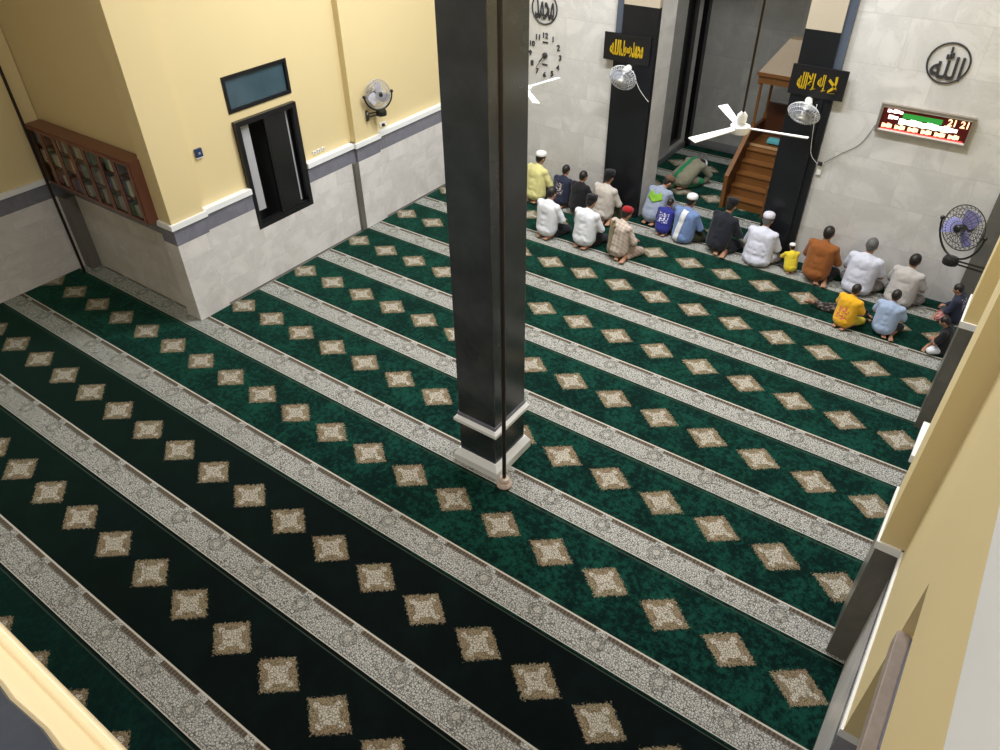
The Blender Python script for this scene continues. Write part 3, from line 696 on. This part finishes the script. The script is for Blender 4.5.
# ================================================================ wooden pulpit
mb = empty('wooden_pulpit', (4.45, 11.75, 0)); tag(mb, 'brown wooden stepped pulpit with a roofed seat standing in the niche', 'pulpit')
MW = .80
for k in range(5):
    y0 = .12 + k * .155; z1 = .17 + k * .17
    link('step', boxes(((.05, y0, 0), (MW - .05, .95, z1 - .02)), ((.04, y0 - .02, z1 - .025), (MW - .04, .95, z1), .006)), M_minwood, mb)
for s, x in enumerate((0, MW - .05)):
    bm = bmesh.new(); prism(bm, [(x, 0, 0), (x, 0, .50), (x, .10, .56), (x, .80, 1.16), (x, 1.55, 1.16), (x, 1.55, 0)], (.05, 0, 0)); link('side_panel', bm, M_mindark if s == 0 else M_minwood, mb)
    link('newel_post', B((x - .008, -.03, 0), (x + .058, .035, .56), .006), M_minwood, mb)
bm = bmesh.new(); prism(bm, [(-.012, -.03, .56), (-.012, -.03, .60), (-.012, .80, 1.21), (-.012, .80, 1.165)], (.074, 0, 0)); link('handrail', bm, M_minwood, mb)
bm = bmesh.new()
for k in range(5):
    yy = .22 + k * .12; zz = .65 + k * .085
    ring(bm, (-.012, yy, zz), .035, .008, (1, 0, 0), 16, 6); ell(bm, (-.012, yy, zz), (.008, .018, .018))
link('carving', bm, M_minlight, mb, True)
link('platform', B((.04, .88, .84), (MW - .04, 1.55, .88), .006), M_minwood, mb)
link('pale_nosing', B((.05, .86, .86), (MW - .04, .89, .90), .004), M_minlight, mb)
link('seat_back', boxes(((.05, 1.50, .88), (MW - .05, 1.55, 1.45))), M_mindark, mb)
for x in (.0, MW - .07):
    for y in (.84, 1.48):
        bm = bmesh.new(); lathe(bm, [(.035, 0), (.035, .1), (.022, .14), (.026, .5), (.022, .84), (.034, .88), (.034, .95)], (x + .035, y + .035, 1.14), 16); smooth_by_angle(link('canopy_post', bm, M_minwood, mb))
link('canopy_frame', boxes(((-.05, .80, 2.06), (MW + .05, 1.60, 2.12), .006), ((-.02, .83, 1.92), (.02, 1.57, 2.06)), ((MW - .02, .83, 1.92), (MW + .02, 1.57, 2.06)), ((.02, .83, 1.94), (MW - .02, .86, 2.06))), M_minwood, mb)
bm = bmesh.new(); c0 = [bm.verts.new(p) for p in ((-.03, .82, 2.12), (MW + .03, .82, 2.12), (MW + .03, 1.58, 2.12), (-.03, 1.58, 2.12))]
c1 = [bm.verts.new(p) for p in ((.28, 1.10, 2.62), (MW - .28, 1.10, 2.62), (MW - .28, 1.30, 2.62), (.28, 1.30, 2.62))]
for k in range(4): bm.faces.new((c0[k], c0[(k + 1) % 4], c1[(k + 1) % 4], c1[k]))
bm.faces.new(c1); bm.faces.new(list(reversed(c0))); link('canopy_roof', bm, flat('tan_roof', (0.22, 0.16, 0.09), 0.5, 0, .1), mb)
o = link('folded_cloth', B((-.11, -.08, 0), (.11, .08, .07), .02), cloth('teal_cloth', (0.10, 0.38, 0.42))); o.location = (4.85, 12.84, .905); tag(o, 'small folded teal cloth lying on the pulpit platform', 'cloth')
# round black speaker-like thing behind the pulpit post
fb = empty('floor_fan', (5.55, 13.2, 0)); tag(fb, 'black round fan on a stand beside the pulpit, half behind the pilaster', 'fan')
fan_head(fb, (0, 0, 1.62), (-.3, -1, 0.1), .25, M_fblk, M_cage, wr=.003)
bm = bmesh.new(); tube(bm, [(0, .1, .02), (0, .1, 1.6)], .018, 10); smooth_by_angle(link('stand_pole', bm, M_fblk, fb))
bm = bmesh.new(); lathe(bm, [(.2, 0), (.2, .02), (.05, .05), (.02, .06)], (0, .1, 0), 28); smooth_by_angle(link('stand_base', bm, M_fblk, fb))
#PEOPLE#
# ================================================================ PEOPLE
def remesh(name, bm, mat, parent, voxel, smooth=4, fold=0.0, seed=0):
    me = bpy.data.meshes.new(name); bm.to_mesh(me); bm.free()
    o = bpy.data.objects.new(name, me); COL.objects.link(o)
    m = o.modifiers.new('r', 'REMESH'); m.mode = 'VOXEL'; m.voxel_size = voxel; m.use_smooth_shade = True
    s_ = o.modifiers.new('s', 'SMOOTH'); s_.factor = 0.5; s_.iterations = smooth
    dg = bpy.context.evaluated_depsgraph_get(); dg.update()
    me2 = bpy.data.meshes.new_from_object(o.evaluated_get(dg)); o.modifiers.clear(); o.data = me2; bpy.data.meshes.remove(me)
    me2.name = name
    if fold > 0:
        off = Vector((seed * 3.1, seed * 1.7, 0)); cos = []
        for v in me2.vertices:
            p = v.co; k = noise.noise(Vector((p.x * 9, p.y * 9, p.z * 5)) + off) * .7 + noise.noise(Vector((p.x * 22, p.y * 22, p.z * 12)) + off) * .35
            cos.append(p + v.normal * k * fold)
        for v, c in zip(me2.vertices, cos): v.co = c
    me2.materials.clear(); me2.materials.append(mat)
    for p in me2.polygons: p.use_smooth = True
    if parent: o.parent = parent
    return o
SKIN = {}
def skin(k='tan'):
    col_ = {'tan': (0.36, 0.19, 0.12), 'light': (0.47, 0.28, 0.20), 'dark': (0.25, 0.125, 0.075)}[k]
    if k not in SKIN:
        n = NT('skin_' + k, 0.55, 0.35); c = n.coord()
        n.color(n.mix(n.noise(c, 12, 3), tuple(v * .88 for v in col_), tuple(v * 1.1 for v in col_)))
        n.b.inputs['Subsurface Weight'].default_value = 0.0; SKIN[k] = n.m
    return SKIN[k]
M_hair = flat('black_hair', (0.010, 0.008, 0.007), 0.5, 0, .3, 60)
M_greyhair = flat('grey_hair', (0.10, 0.10, 0.10), 0.6, 0, .3, 60)
M_eye = flat('eye_white', (0.7, 0.7, 0.68), .2); M_iris = flat('dark_iris', (0.02, 0.012, 0.01), .2)
V = Vector
def rx(v, a): return Matrix.Rotation(-a, 3, 'X') @ Vector(v)      # lean towards +y
def pose_sit(lean=12, head=28, turn=0, kind='kneel', hands='thigh', sway=0.0, hturn=0):
    """joints of a seated adult facing +y, metres"""
    J = {}; zp = .20 if kind != 'cross' else .125
    P = V((0, 0, zp)); l = R(lean); up = rx((0, 0, 1), l); sx = Matrix.Rotation(R(sway), 3, 'Y')
    up = sx @ up
    right = sx @ V((1, 0, 0)); right = Matrix.Rotation(R(turn), 3, 'Z') @ right
    J['P'] = P; J['W'] = P + up * .15; J['C'] = P + up * .33; J['N'] = P + up * .475; J['up'] = up; J['right'] = right
    hu = rx((0, 0, 1), R(head)); fw = rx((0, 1, 0), R(head)); zt = Matrix.Rotation(R(hturn), 3, 'Z'); hu = zt @ hu; fw = zt @ fw
    J['hu'] = hu; J['hf'] = fw; J['hr'] = fw.cross(hu).normalized()
    J['H'] = J['N'] + hu * .155 + fw * .012
    for s, t in ((-1, 'L'), (1, 'R')):
        J['S' + t] = P + up * .43 + right * .185 * s
        J['hip' + t] = P + V((.085 * s, .03, 0))
        if kind == 'kneel':
            J['K' + t] = V((.17 * s, .38, .075)); J['A' + t] = V((.10 * s, .03, .055)); J['T' + t] = V((.075 * s, -.16, .03)); J['sole' + t] = V((0, 0, 1))
        elif kind == 'side':            # feet tucked out to one side behind
            J['K' + t] = V((.19 * s, .37, .075)); J['A' + t] = V((.17 if s > 0 else .02, .02, .055)); J['T' + t] = V((.24 if s > 0 else .12, -.18, .03)); J['sole' + t] = V((0, 0, 1))
        elif kind == 'cross':
            J['K' + t] = V((.25 * s, .20, .10)); J['A' + t] = V((-.06 * s, .26 + .05 * s, .06)); J['T' + t] = V((-.20 * s, .25 + .07 * s, .035)); J['sole' + t] = V((0, 0, -1))
        J['E' + t] = J['S' + t] + V((.075 * s, .075, -.255)) if hands != 'floor' else J['S' + t] + V((.06 * s, .16, -.22))
        w = V((.13 * s, .27, zp + .10)) if hands == 'thigh' else (V((.06 * s, .25, zp + .13)) if hands == 'lap' else (V((.17 * s, .52, .05))))
        J['Wr' + t] = w; J['hd' + t] = (V((-.15 * s, 1, -.25)) if hands != 'lap' else V((-.9 * s, .6, -.1))).normalized(); J['pn' + t] = V((0, .1, -1)).normalized()
        if (w - J['E' + t]).length > .27: J['Wr' + t] = J['E' + t] + (w - J['E' + t]).normalized() * .26
    return J
def hand(bm, w, d, pn, side):
    """palm, four fingers of their own length and a thumb leaving the side of the palm"""
    d = d.normalized(); pn = (pn - d * pn.dot(d)).normalized(); s = d.cross(pn).normalized() * side
    q = Matrix((s, d, pn)).transposed().to_quaternion()
    ell(bm, w + d * .045, (.040, .052, .017), q, 2); cone(bm, w - d * .02, w + d * .02, .026, .026, 10)
    for k, (o, L) in enumerate(((-.030, .056), (-.010, .070), (.010, .075), (.030, .066))):
        a = w + d * .082 + s * o; b = a + (d * .88 + pn * .32 + s * o * 1.6).normalized() * L * .52; c = b + (d * .62 + pn * .75).normalized() * L * .48
        cone(bm, a, b, .0092, .0088, 8); cone(bm, b, c, .0088, .0075, 8)
    a = w + d * .022 + s * .034; b = a + (d * .6 + s * .8 + pn * .15).normalized() * .036; c = b + (d * .9 + s * .25 + pn * .3).normalized() * .028
    cone(bm, a, b, .0125, .0105, 8); cone(bm, b, c, .0105, .0085, 8)
def foot(bm, A, T, sole, side):
    d = (T - A).normalized(); n = (sole - d * sole.dot(d)).normalized(); s = d.cross(n) * side
    heel = A - d * .02 + n * .03; ball = A + d * .145 + n * .012
    cone(bm, heel, ball, .034, .026, 12); cone(bm, A, ball - n * .012, .036, .022, 12); cone(bm, A + d * .05 + s * .015, ball + s * .022, .026, .020, 10); cone(bm, A + d * .05 - s * .015, ball - s * .024, .026, .020, 10)
    for k, o in enumerate((-.034, -.018, -.002, .013, .027)):
        L = (.026, .030, .033, .034, .040)[k]; a = ball + s * o * 1.05 + d * .012; cone(bm, a, a + d * L + n * .004, .0095 if k < 4 else .013, .0085 if k < 4 else .012, 8)
def person(label, x, y, yaw, sc, J, shirt, sleeve='long', bottom=None, btype='trousers', hair='black', cap=None, sk='tan', tunic=False, wide=1.0, group=None, seed=0, collar=None, fold=.010):
    root = empty('person', (x, y, 0.0), R(yaw)); root.scale = (sc, sc, sc); tag(root, label, 'person', group)
    up, right = J['up'], J['right']; fwd = right.cross(up) * -1; fwd = up.cross(right)
    fr = Matrix((right, fwd, up)).transposed().to_quaternion()
    hq = Matrix((J['hr'], J['hf'], J['hu'])).transposed().to_quaternion()
    hr, hf, hu, H = J['hr'], J['hf'], J['hu'], J['H']
    # --- body: one continuous mesh
    bm = bmesh.new()
    ell(bm, J['P'] + V((0, 0, .01)), (.165 * wide, .125 * wide, .13), fr); ell(bm, J['W'], (.135 * wide, .10 * wide, .14), fr); ell(bm, J['C'], (.155 * wide, .105, .17), fr)
    cone(bm, J['SL'] - up * .02, J['SR'] - up * .02, .043, .043)
    cone(bm, J['N'] - up * .06, H - hu * .03, .058, .052)
    ell(bm, H, (.076, .095, .108), hq, 3); ell(bm, H - hu * .055 + hf * .035, (.052, .055, .058), hq); ell(bm, H - hu * .092 + hf * .066, (.022, .018, .016), hq, 1)   # cranium, jaw, chin
    cone(bm, H + hf * .088 + hu * .012, H + hf * .112 - hu * .028, .010, .014, 8); ell(bm, H + hf * .095 - hu * .030, (.019, .012, .010), hq, 1)                          # nose
    cone(bm, H + hf * .085 + hu * .030 - hr * .04, H + hf * .085 + hu * .030 + hr * .04, .012, .012, 8)                                                                      # brow
    cone(bm, H + hf * .088 - hu * .058 - hr * .018, H + hf * .088 - hu * .058 + hr * .018, .010, .010, 8)                                                                    # lips
    for s in (-1, 1):
        ell(bm, H + hr * .078 * s - hu * .012 - hf * .008, (.012, .020, .032), hq, 2); ell(bm, H + hf * .066 - hu * .02 + hr * .038 * s, (.026, .022, .02), hq, 1)
    for s, t in ((-1, 'L'), (1, 'R')):
        cone(bm, J['S' + t] - up * .022 - right * .014 * s, J['E' + t], .040, .035); cone(bm, J['E' + t], J['Wr' + t], .040, .026); hand(bm, J['Wr' + t], J['hd' + t], J['pn' + t], s * -1)
        cone(bm, J['hip' + t], J['K' + t], .088 * wide, .058); cone(bm, J['K' + t] + V((0, 0, -.01)), J['A' + t], .056, .036); foot(bm, J['A' + t], J['T' + t], J['sole' + t], s)
    for v in bm.verts: v.co.z = max(v.co.z, .006)
    body = remesh('body', bm, skin(sk), root, .0085, 3)
    for s in (-1, 1):
        bm = bmesh.new(); ell(bm, H + hf * .086 + hu * .008 + hr * .032 * s, (.013, .011, .009), hq, 2); e = link('eye', bm, M_eye, root, True)
        bm = bmesh.new(); ell(bm, H + hf * .0945 + hu * .007 + hr * .032 * s, (.005, .0035, .005), hq, 2); link('iris', bm, M_iris, e, True)
    bm = bmesh.new(); cone(bm, H + hf * .097 - hu * .059 - hr * .018, H + hf * .097 - hu * .059 + hr * .018, .004, .004, 8); link('mouth', bm, flat('lips', (0.30, 0.10, 0.08), .5), root, True)
    # --- hair / cap
    if hair:
        bm = bmesh.new(); ell(bm, H + hu * .022 - hf * .016, (.084, .098, .098), hq, 3); ell(bm, H - hu * .035 - hf * .045, (.066, .052, .055), hq, 2)
        h_ = remesh('hair', bm, M_greyhair if hair == 'grey' else M_hair, root, .009, 2, .004, seed)
    if cap:
        cm = {'white': cloth('white_cap_cloth', (0.80, 0.80, 0.80)), 'black': cloth('black_cap_cloth', (0.010, 0.010, 0.013)), 'red': cloth('dark_red_cap_cloth', (0.30, 0.012, 0.018)), 'lilac': cloth('pale_lilac_cap_cloth', (0.60, 0.58, 0.68)), 'brown': cloth('brown_cap_cloth', (0.13, 0.07, 0.045))}[cap]
        bm = bmesh.new(); r_ = .098; hgt = .075 if cap != 'black' else .085
        prof = [(.088, -.004), (.100, .0), (.101, hgt * .35), (.097, hgt * .72), (.082, hgt), (.055, hgt + .012), (.012, hgt + .018)] if cap != 'black' else [(.088, -.004), (.099, 0), (.100, hgt * .9), (.094, hgt), (.02, hgt + .006)]
        tl = (hu * .97 - hf * .22).normalized(); lathe(bm, prof, (0, 0, 0), 28)
        q2 = Matrix((hr, tl.cross(hr), tl)).transposed()
        for v in bm.verts: v.co = q2 @ Vector((v.co.x * .93, v.co.y * 1.06, v.co.z)) + H + hu * .040 - hf * .010
        bmesh.ops.recalc_face_normals(bm, faces=bm.faces[:]); c_ = link('cap', bm, cm, root, True)
    # --- bottom
    if bottom:
        bm = bmesh.new(); g = .020
        ell(bm, J['P'] + V((0, 0, .005)), (.178 * wide, .145 * wide, .14), fr)
        for s, t in ((-1, 'L'), (1, 'R')):
            kk = J['K' + t]; aa = J['A' + t]; a2 = kk.lerp(aa, .80 if btype != 'shorts' else .35)
            cone(bm, J['hip' + t], kk, .088 * wide + g, .062 + g); cone(bm, kk, a2, .060 + g, .042 + g)
        if btype == 'sarong':
            for f_ in (.2, .5, .85): cone(bm, J['hipL'].lerp(J['KL'], f_), J['hipR'].lerp(J['KR'], f_), .085, .085)
            cone(bm, J['KL'].lerp(J['AL'], .5), J['KR'].lerp(J['AR'], .5), .06, .06)
        for v in bm.verts: v.co.z = max(v.co.z, .012)
        remesh({'sarong': 'sarong', 'trousers': 'trousers', 'shorts': 'shorts'}[btype], bm, bottom, root, .013, 3, .008, seed + 5)
    # --- shirt
    bm = bmesh.new(); g = .020
    ell(bm, J['P'] + V((0, -.01, -.02)), (.212 * wide, .172 * wide, .15), fr); [cone(bm, J['P'] + up * .02 + right * q * .075 * wide, J['C'] + up * .02 + right * q * .095, .142 * (.5 + wide * .5), .122) for q in (-1, 0, 1)]; ell(bm, J['P'] + up * .10, (.198 * wide, .158 * wide, .16), fr)
    ell(bm, J['W'] + up * .03, (.194 * wide, .148 * wide, .18), fr); ell(bm, J['C'], (.196 * wide, .140, .19), fr)
    cone(bm, J['SL'] - up * .012, J['SR'] - up * .012, .050 + g, .050 + g); cone(bm, J['C'] + right * -.09 + up * .02, J['C'] + right * .09 + up * .02, .12, .12)
    cone(bm, J['N'] - up * .085, J['N'] - up * .0 + hf * .004, .085, .066)
    for s, t in ((-1, 'L'), (1, 'R')):
        S_, E_, W_r = J['S' + t], J['E' + t], J['Wr' + t]
        if sleeve == 'long': cone(bm, S_ - up * .02 - right * .012 * s, E_, .050 + g, .044 + g); cone(bm, E_, E_.lerp(W_r, .92), .046 + g, .034 + g * .9)
        else: cone(bm, S_ - up * .02 - right * .012 * s, S_.lerp(E_, .72), .050 + g, .050 + g * 1.3)
        if tunic: cone(bm, J['hip' + t] + V((0, 0, .02)), J['hip' + t].lerp(J['K' + t], .75), .115 * wide, .09)
    if tunic: cone(bm, J['hipL'].lerp(J['KL'], .5), J['hipR'].lerp(J['KR'], .5), .10, .10); ell(bm, J['P'] + V((0, -.03, -.03)), (.19 * wide, .16 * wide, .13))
    for v in bm.verts: v.co.z = max(v.co.z, .02)
    sh = remesh('shirt', bm, shirt, root, .012, 9, fold, seed)
    if collar:
        bm = bmesh.new(); c0 = J['N'] - up * .012; ring(bm, c0, .064, .014, tuple((up + hu).normalized()), 24, 8); link('collar', bm, collar, root, True)
    root['_'] = 0; del root['_']
    return root, sh
def drape(name, root, sh, path, width, mat, th=.007, top=False):
    """a cloth strip lying on the garment sh: path is (x,z) down the back in root space, seen from behind"""
    me = sh.data; bv = BVHTree.FromPolygons([v.co for v in me.vertices], [p.vertices[:] for p in me.polygons])
    pts = []
    for i in range(len(path) - 1):
        for k in range(8): pts.append(V(path[i]).lerp(V(path[i + 1]), k / 8))
    pts.append(V(path[-1])); rows = []; ly = None
    for i, p in enumerate(pts):
        t = (pts[min(i + 1, len(pts) - 1)] - pts[max(i - 1, 0)]).normalized(); nrm = V((-t.y, t.x)); row = []
        for j in range(7):
            q = p + nrm * width * (j / 6 - .5)
            if top:
                h, n_, _, _ = bv.ray_cast(V((q.x, q.y, 2.0)), V((0, 0, -1))); zz = (h.z + .012) if h is not None else .04
                row.append(V((q.x, q.y, zz))); continue
            h, n_, _, _ = bv.ray_cast(V((q.x, -1.5, q.y)), V((0, 1, 0)))
            yy = h.y - .012 if h is not None else (ly if ly is not None else -.1)
            ly = yy; row.append(V((q.x, yy, q.y)))
        rows.append(row)
    dn = V((0, 0, -1)) if top else V((0, 1, 0))
    bm = bmesh.new(); top = [[bm.verts.new(v - dn * th / 2) for v in r_] for r_ in rows]; bot = [[bm.verts.new(v + dn * th) for v in r_] for r_ in rows]
    for i in range(len(rows) - 1):
        for j in range(6):
            bm.faces.new((top[i][j], top[i][j + 1], top[i + 1][j + 1], top[i + 1][j])); bm.faces.new((bot[i][j], bot[i + 1][j], bot[i + 1][j + 1], bot[i][j + 1]))
        for j in (0, 6): bm.faces.new((top[i][j], top[i + 1][j], bot[i + 1][j], bot[i][j]))
    for i in (0, len(rows) - 1):
        for j in range(6): bm.faces.new((top[i][j], top[i][j + 1], bot[i][j + 1], bot[i][j]))
    bmesh.ops.recalc_face_normals(bm, faces=bm.faces[:]); bmesh.ops.smooth_vert(bm, verts=bm.verts[:], factor=.4)
    return link(name, bm, mat, root, True)
AD = .92
c_white = cloth('white_shirt_cloth', (0.66, 0.68, 0.74)); c_white2 = cloth('cool_white_shirt_cloth', (0.58, 0.60, 0.72)); c_yel = cloth('pale_yellow_cloth', (0.66, 0.62, 0.27))
c_navy = cloth('navy_print_cloth', (0.020, 0.025, 0.05), (0.42, 0.36, 0.40), ('print', .34, .58, .10)); c_blk = cloth('black_cloth', (0.010, 0.010, 0.013)); c_khaki = cloth('pale_khaki_cloth', (0.50, 0.46, 0.42))
c_beigep = cloth('beige_plaid_cloth', (0.56, 0.48, 0.42), (0.36, 0.28, 0.25), 'plaid'); c_gblue = cloth('grey_blue_cloth', (0.26, 0.30, 0.40)); c_lime = cloth('lime_cloth', (0.20, 0.42, 0.04))
c_jersey = cloth('blue_jersey_cloth', (0.025, 0.03, 0.22), (0.6, 0.6, 0.75), ('print', .36, .60, .13)); c_cloak = cloth('greyish_tan_cloak_cloth', (0.25, 0.24, 0.17)); c_green = cloth('green_scarf_cloth', (0.015, 0.22, 0.09))
c_blue = cloth('mid_blue_cloth', (0.15, 0.23, 0.45)); c_coat = cloth('black_coat_cloth', (0.012, 0.014, 0.022)); c_kyel = cloth('yellow_cloth', (0.70, 0.55, 0.04)); c_brown = cloth('rust_brown_cloth', (0.25, 0.085, 0.022))
c_grey = cloth('light_grey_cloth', (0.46, 0.44, 0.43)); c_orange = cloth('orange_yellow_print_cloth', (0.75, 0.40, 0.02), (0.55, 0.12, 0.10), ('print', .24, .50, .11)); c_lblue = cloth('light_blue_cloth', (0.33, 0.42, 0.60))
c_maroon = cloth('maroon_plaid_cloth', (0.16, 0.03, 0.035), (0.45, 0.25, 0.25), 'plaid'); c_olive = cloth('dark_olive_cloth', (0.035, 0.035, 0.018)); c_dkb = cloth('dark_trouser_cloth', (0.015, 0.016, 0.022)); c_batik = cloth('dark_batik_cloth', (0.02, 0.018, 0.018), (0.16, 0.13, 0.12), 'blobs')
c_red = cloth('red_plaid_cloth', (0.33, 0.07, 0.07), (0.55, 0.35, 0.33), 'plaid'); c_tan = cloth('tan_sarong_cloth', (0.42, 0.34, 0.30), (0.25, 0.18, 0.15), 'plaid'); c_lg = cloth('grey_sarong_cloth', (0.30, 0.28, 0.28), (0.16, 0.15, 0.15), 'plaid')
c_scarf = cloth('olive_patterned_scarf_cloth', (0.20, 0.16, 0.09), (0.36, 0.30, 0.20), 'stripes'); c_wscarf = cloth('white_scarf_cloth', (0.72, 0.74, 0.80))

person('person in pale yellow shirt and white cap kneeling beside the column at the front wall', 1.60, 10.11, -14, .97, pose_sit(5, 22, kind='kneel'), c_yel, 'long', c_dkb, 'trousers', 'black', 'white', seed=1, wide=1.08)
person('person in navy T-shirt with pale back print and maroon sarong near the front wall', 2.09, 10.19, -8, .80, pose_sit(7, 25, kind='kneel', hands='lap'), c_navy, 'short', c_maroon, 'sarong', 'black', None, seed=2)
person('bareheaded person in black T-shirt kneeling between the navy T-shirt and the khaki shirt', 2.49, 10.10, -12, .82, pose_sit(7, 20, kind='side'), c_blk, 'short', c_maroon, 'sarong', 'black', None, seed=3)
person('person in pale khaki shirt and black cap kneeling by the left black pilaster', 2.98, 10.10, -10, .94, pose_sit(5, 20, kind='side'), c_khaki, 'long', c_olive, 'trousers', 'black', 'black', seed=4, wide=1.05)
person('dark haired person in long white shirt in the second row, nearest the column', 2.50, 9.07, -8, AD, pose_sit(5, 24, kind='kneel'), c_white, 'long', c_dkb, 'trousers', 'black', None, seed=5)
person('person in white shirt in the second row beside the red capped one, black cap', 3.18, 9.13, -6, AD, pose_sit(7, 28, kind='kneel'), c_white, 'long', c_dkb, 'trousers', 'black', 'black', seed=6, wide=1.05)
r, sh = person('person in red cap and beige plaid shirt with an olive scarf hanging down the back', 3.80, 9.12, -16, .90, pose_sit(5, 32, kind='side', turn=-6), c_beigep, 'long', c_tan, 'sarong', 'black', 'red', seed=7)
drape('scarf', r, sh, [(-.06, .665), (-.12, .60), (-.10, .40), (-.09, .10)], .13, c_scarf)
r, sh = person('person in grey blue shirt with lime collar cloth and brown cap by the niche', 3.72, 10.50, -8, .92, pose_sit(28, 46, kind='kneel', hturn=-25), c_gblue, 'long', c_olive, 'trousers', 'black', 'brown', seed=8)
drape('lime_cloth', r, sh, [(-.13, .55), (0, .50), (.13, .55)], .12, c_lime)
person('child in blue jersey with white marks between the grey blue and mid blue shirts', 4.05, 10.23, -4, .66, pose_sit(16, 40, kind='kneel', hands='lap'), c_jersey, 'long', c_dkb, 'trousers', 'black', None, seed=9)
r, sh = person('prayer leader in tan cloak with a green stripe bowing alone inside the niche', 3.52, 12.12, -18, .95, pose_sit(60, 125, kind='kneel', hands='floor'), c_cloak, 'long', c_green, 'sarong', 'black', 'white', seed=10, tunic=True, wide=1.1)
drape('green_stole', r, sh, [(-.03, .42), (-.03, .20), (-.02, .0), (-.03, -.20)], .085, c_green, top=True)
r, sh = person('person in mid blue shirt and white cap with a long white scarf down the back', 4.42, 10.21, -12, AD, pose_sit(5, 22, kind='cross'), c_blue, 'long', c_olive, 'trousers', 'black', 'white', seed=11)
drape('white_scarf', r, sh, [(.02, .61), (.0, .45), (-.03, .25), (-.05, .05)], .105, c_wscarf)
person('person in black coat and black cap with bare soles showing before the pulpit', 5.02, 10.17, -16, .94, pose_sit(16, 26, kind='side'), c_coat, 'long', c_coat, 'trousers', 'black', 'black', seed=12)
person('broad person in white shirt and pale lilac cap seated before the right black pilaster', 5.68, 10.19, -4, .95, pose_sit(5, 22, kind='cross'), c_white2, 'long', c_lg, 'trousers', 'grey', 'lilac', seed=13, wide=1.18, tunic=True)
person('small child in yellow shirt and white cap leaning over beside the broad white shirt', 6.20, 10.20, 35, .48, pose_sit(18, 30, kind='kneel', hands='floor'), c_kyel, 'short', c_dkb, 'shorts', 'black', 'white', seed=14)
person('bareheaded person in rust brown shirt sitting in the front row', 6.58, 10.15, -8, .93, pose_sit(6, 16, kind='side'), c_brown, 'long', c_dkb, 'trousers', 'black', None, seed=15, wide=1.05)
person('grey haired person in white short sleeved shirt sitting in the front row', 7.18, 10.20, -6, .97, pose_sit(5, 18, kind='cross'), c_white2, 'short', c_lg, 'sarong', 'grey', None, seed=16, wide=1.1)
person('bareheaded person in light grey shirt at the right of the front row', 7.76, 10.20, -12, .89, pose_sit(7, 18, kind='cross'), c_grey, 'short', c_lg, 'sarong', 'black', None, seed=17, wide=1.1)
person('child in orange yellow printed T-shirt sitting in the second row', 7.27, 9.14, -18, .70, pose_sit(7, 22, kind='kneel', hands='lap'), c_orange, 'short', c_kyel, 'shorts', 'black', None, seed=18)
person('child in light blue T-shirt sitting behind the light grey shirt', 7.76, 9.26, -8, .72, pose_sit(5, 20, kind='side'), c_lblue, 'short', c_dkb, 'shorts', 'black', None, seed=19)
person('child in navy shirt and red plaid sarong by the right wall, front row', 8.50, 10.16, 78, .66, pose_sit(6, 30, kind='cross', hands='lap'), c_navy, 'long', c_red, 'sarong', 'black', None, seed=20)
person('child in black shirt with a white cloth on the lap by the right wall', 8.53, 9.28, 82, .62, pose_sit(12, 34, kind='cross', hands='lap'), c_blk, 'short', c_wscarf, 'shorts', 'black', None, seed=21)
# child lying on the stomach
def pose_lie():
    J = {}; J['up'] = V((0, 1, 0)); J['right'] = V((1, 0, 0)); J['P'] = V((0, 0, .12)); J['W'] = V((0, .15, .12)); J['C'] = V((0, .33, .13)); J['N'] = V((0, .48, .15))
    J['hu'] = V((0, .8, .6)); J['hf'] = V((0, .6, -.8)); J['hr'] = J['hf'].cross(J['hu']).normalized(); J['H'] = V((0, .62, .19))
    for s, t in ((-1, 'L'), (1, 'R')):
        J['S' + t] = V((.175 * s, .43, .12)); J['E' + t] = V((.27 * s, .56, .05)); J['Wr' + t] = V((.14 * s, .76, .045)); J['hd' + t] = V((-.5 * s, .8, -.05)); J['pn' + t] = V((0, 0, -1))
        J['hip' + t] = V((.085 * s, -.03, .11)); J['K' + t] = V((.11 * s, -.46, .065)); J['A' + t] = V((.12 * s, -.86, .07 if s < 0 else .20)); J['T' + t] = V((.12 * s, -1.05, .035 if s < 0 else .30)); J['sole' + t] = V((0, -.1, 1))
    J['AR'] = V((.06, -.80, .16)); J['TR'] = V((.05, -.96, .22))
    return J
person('child lying on the carpet in dark patterned clothes behind the orange T-shirt child', 7.16, 9.50, -82, .48, pose_lie(), c_batik, 'long', c_batik, 'trousers', 'black', None, seed=22, wide=1.25)
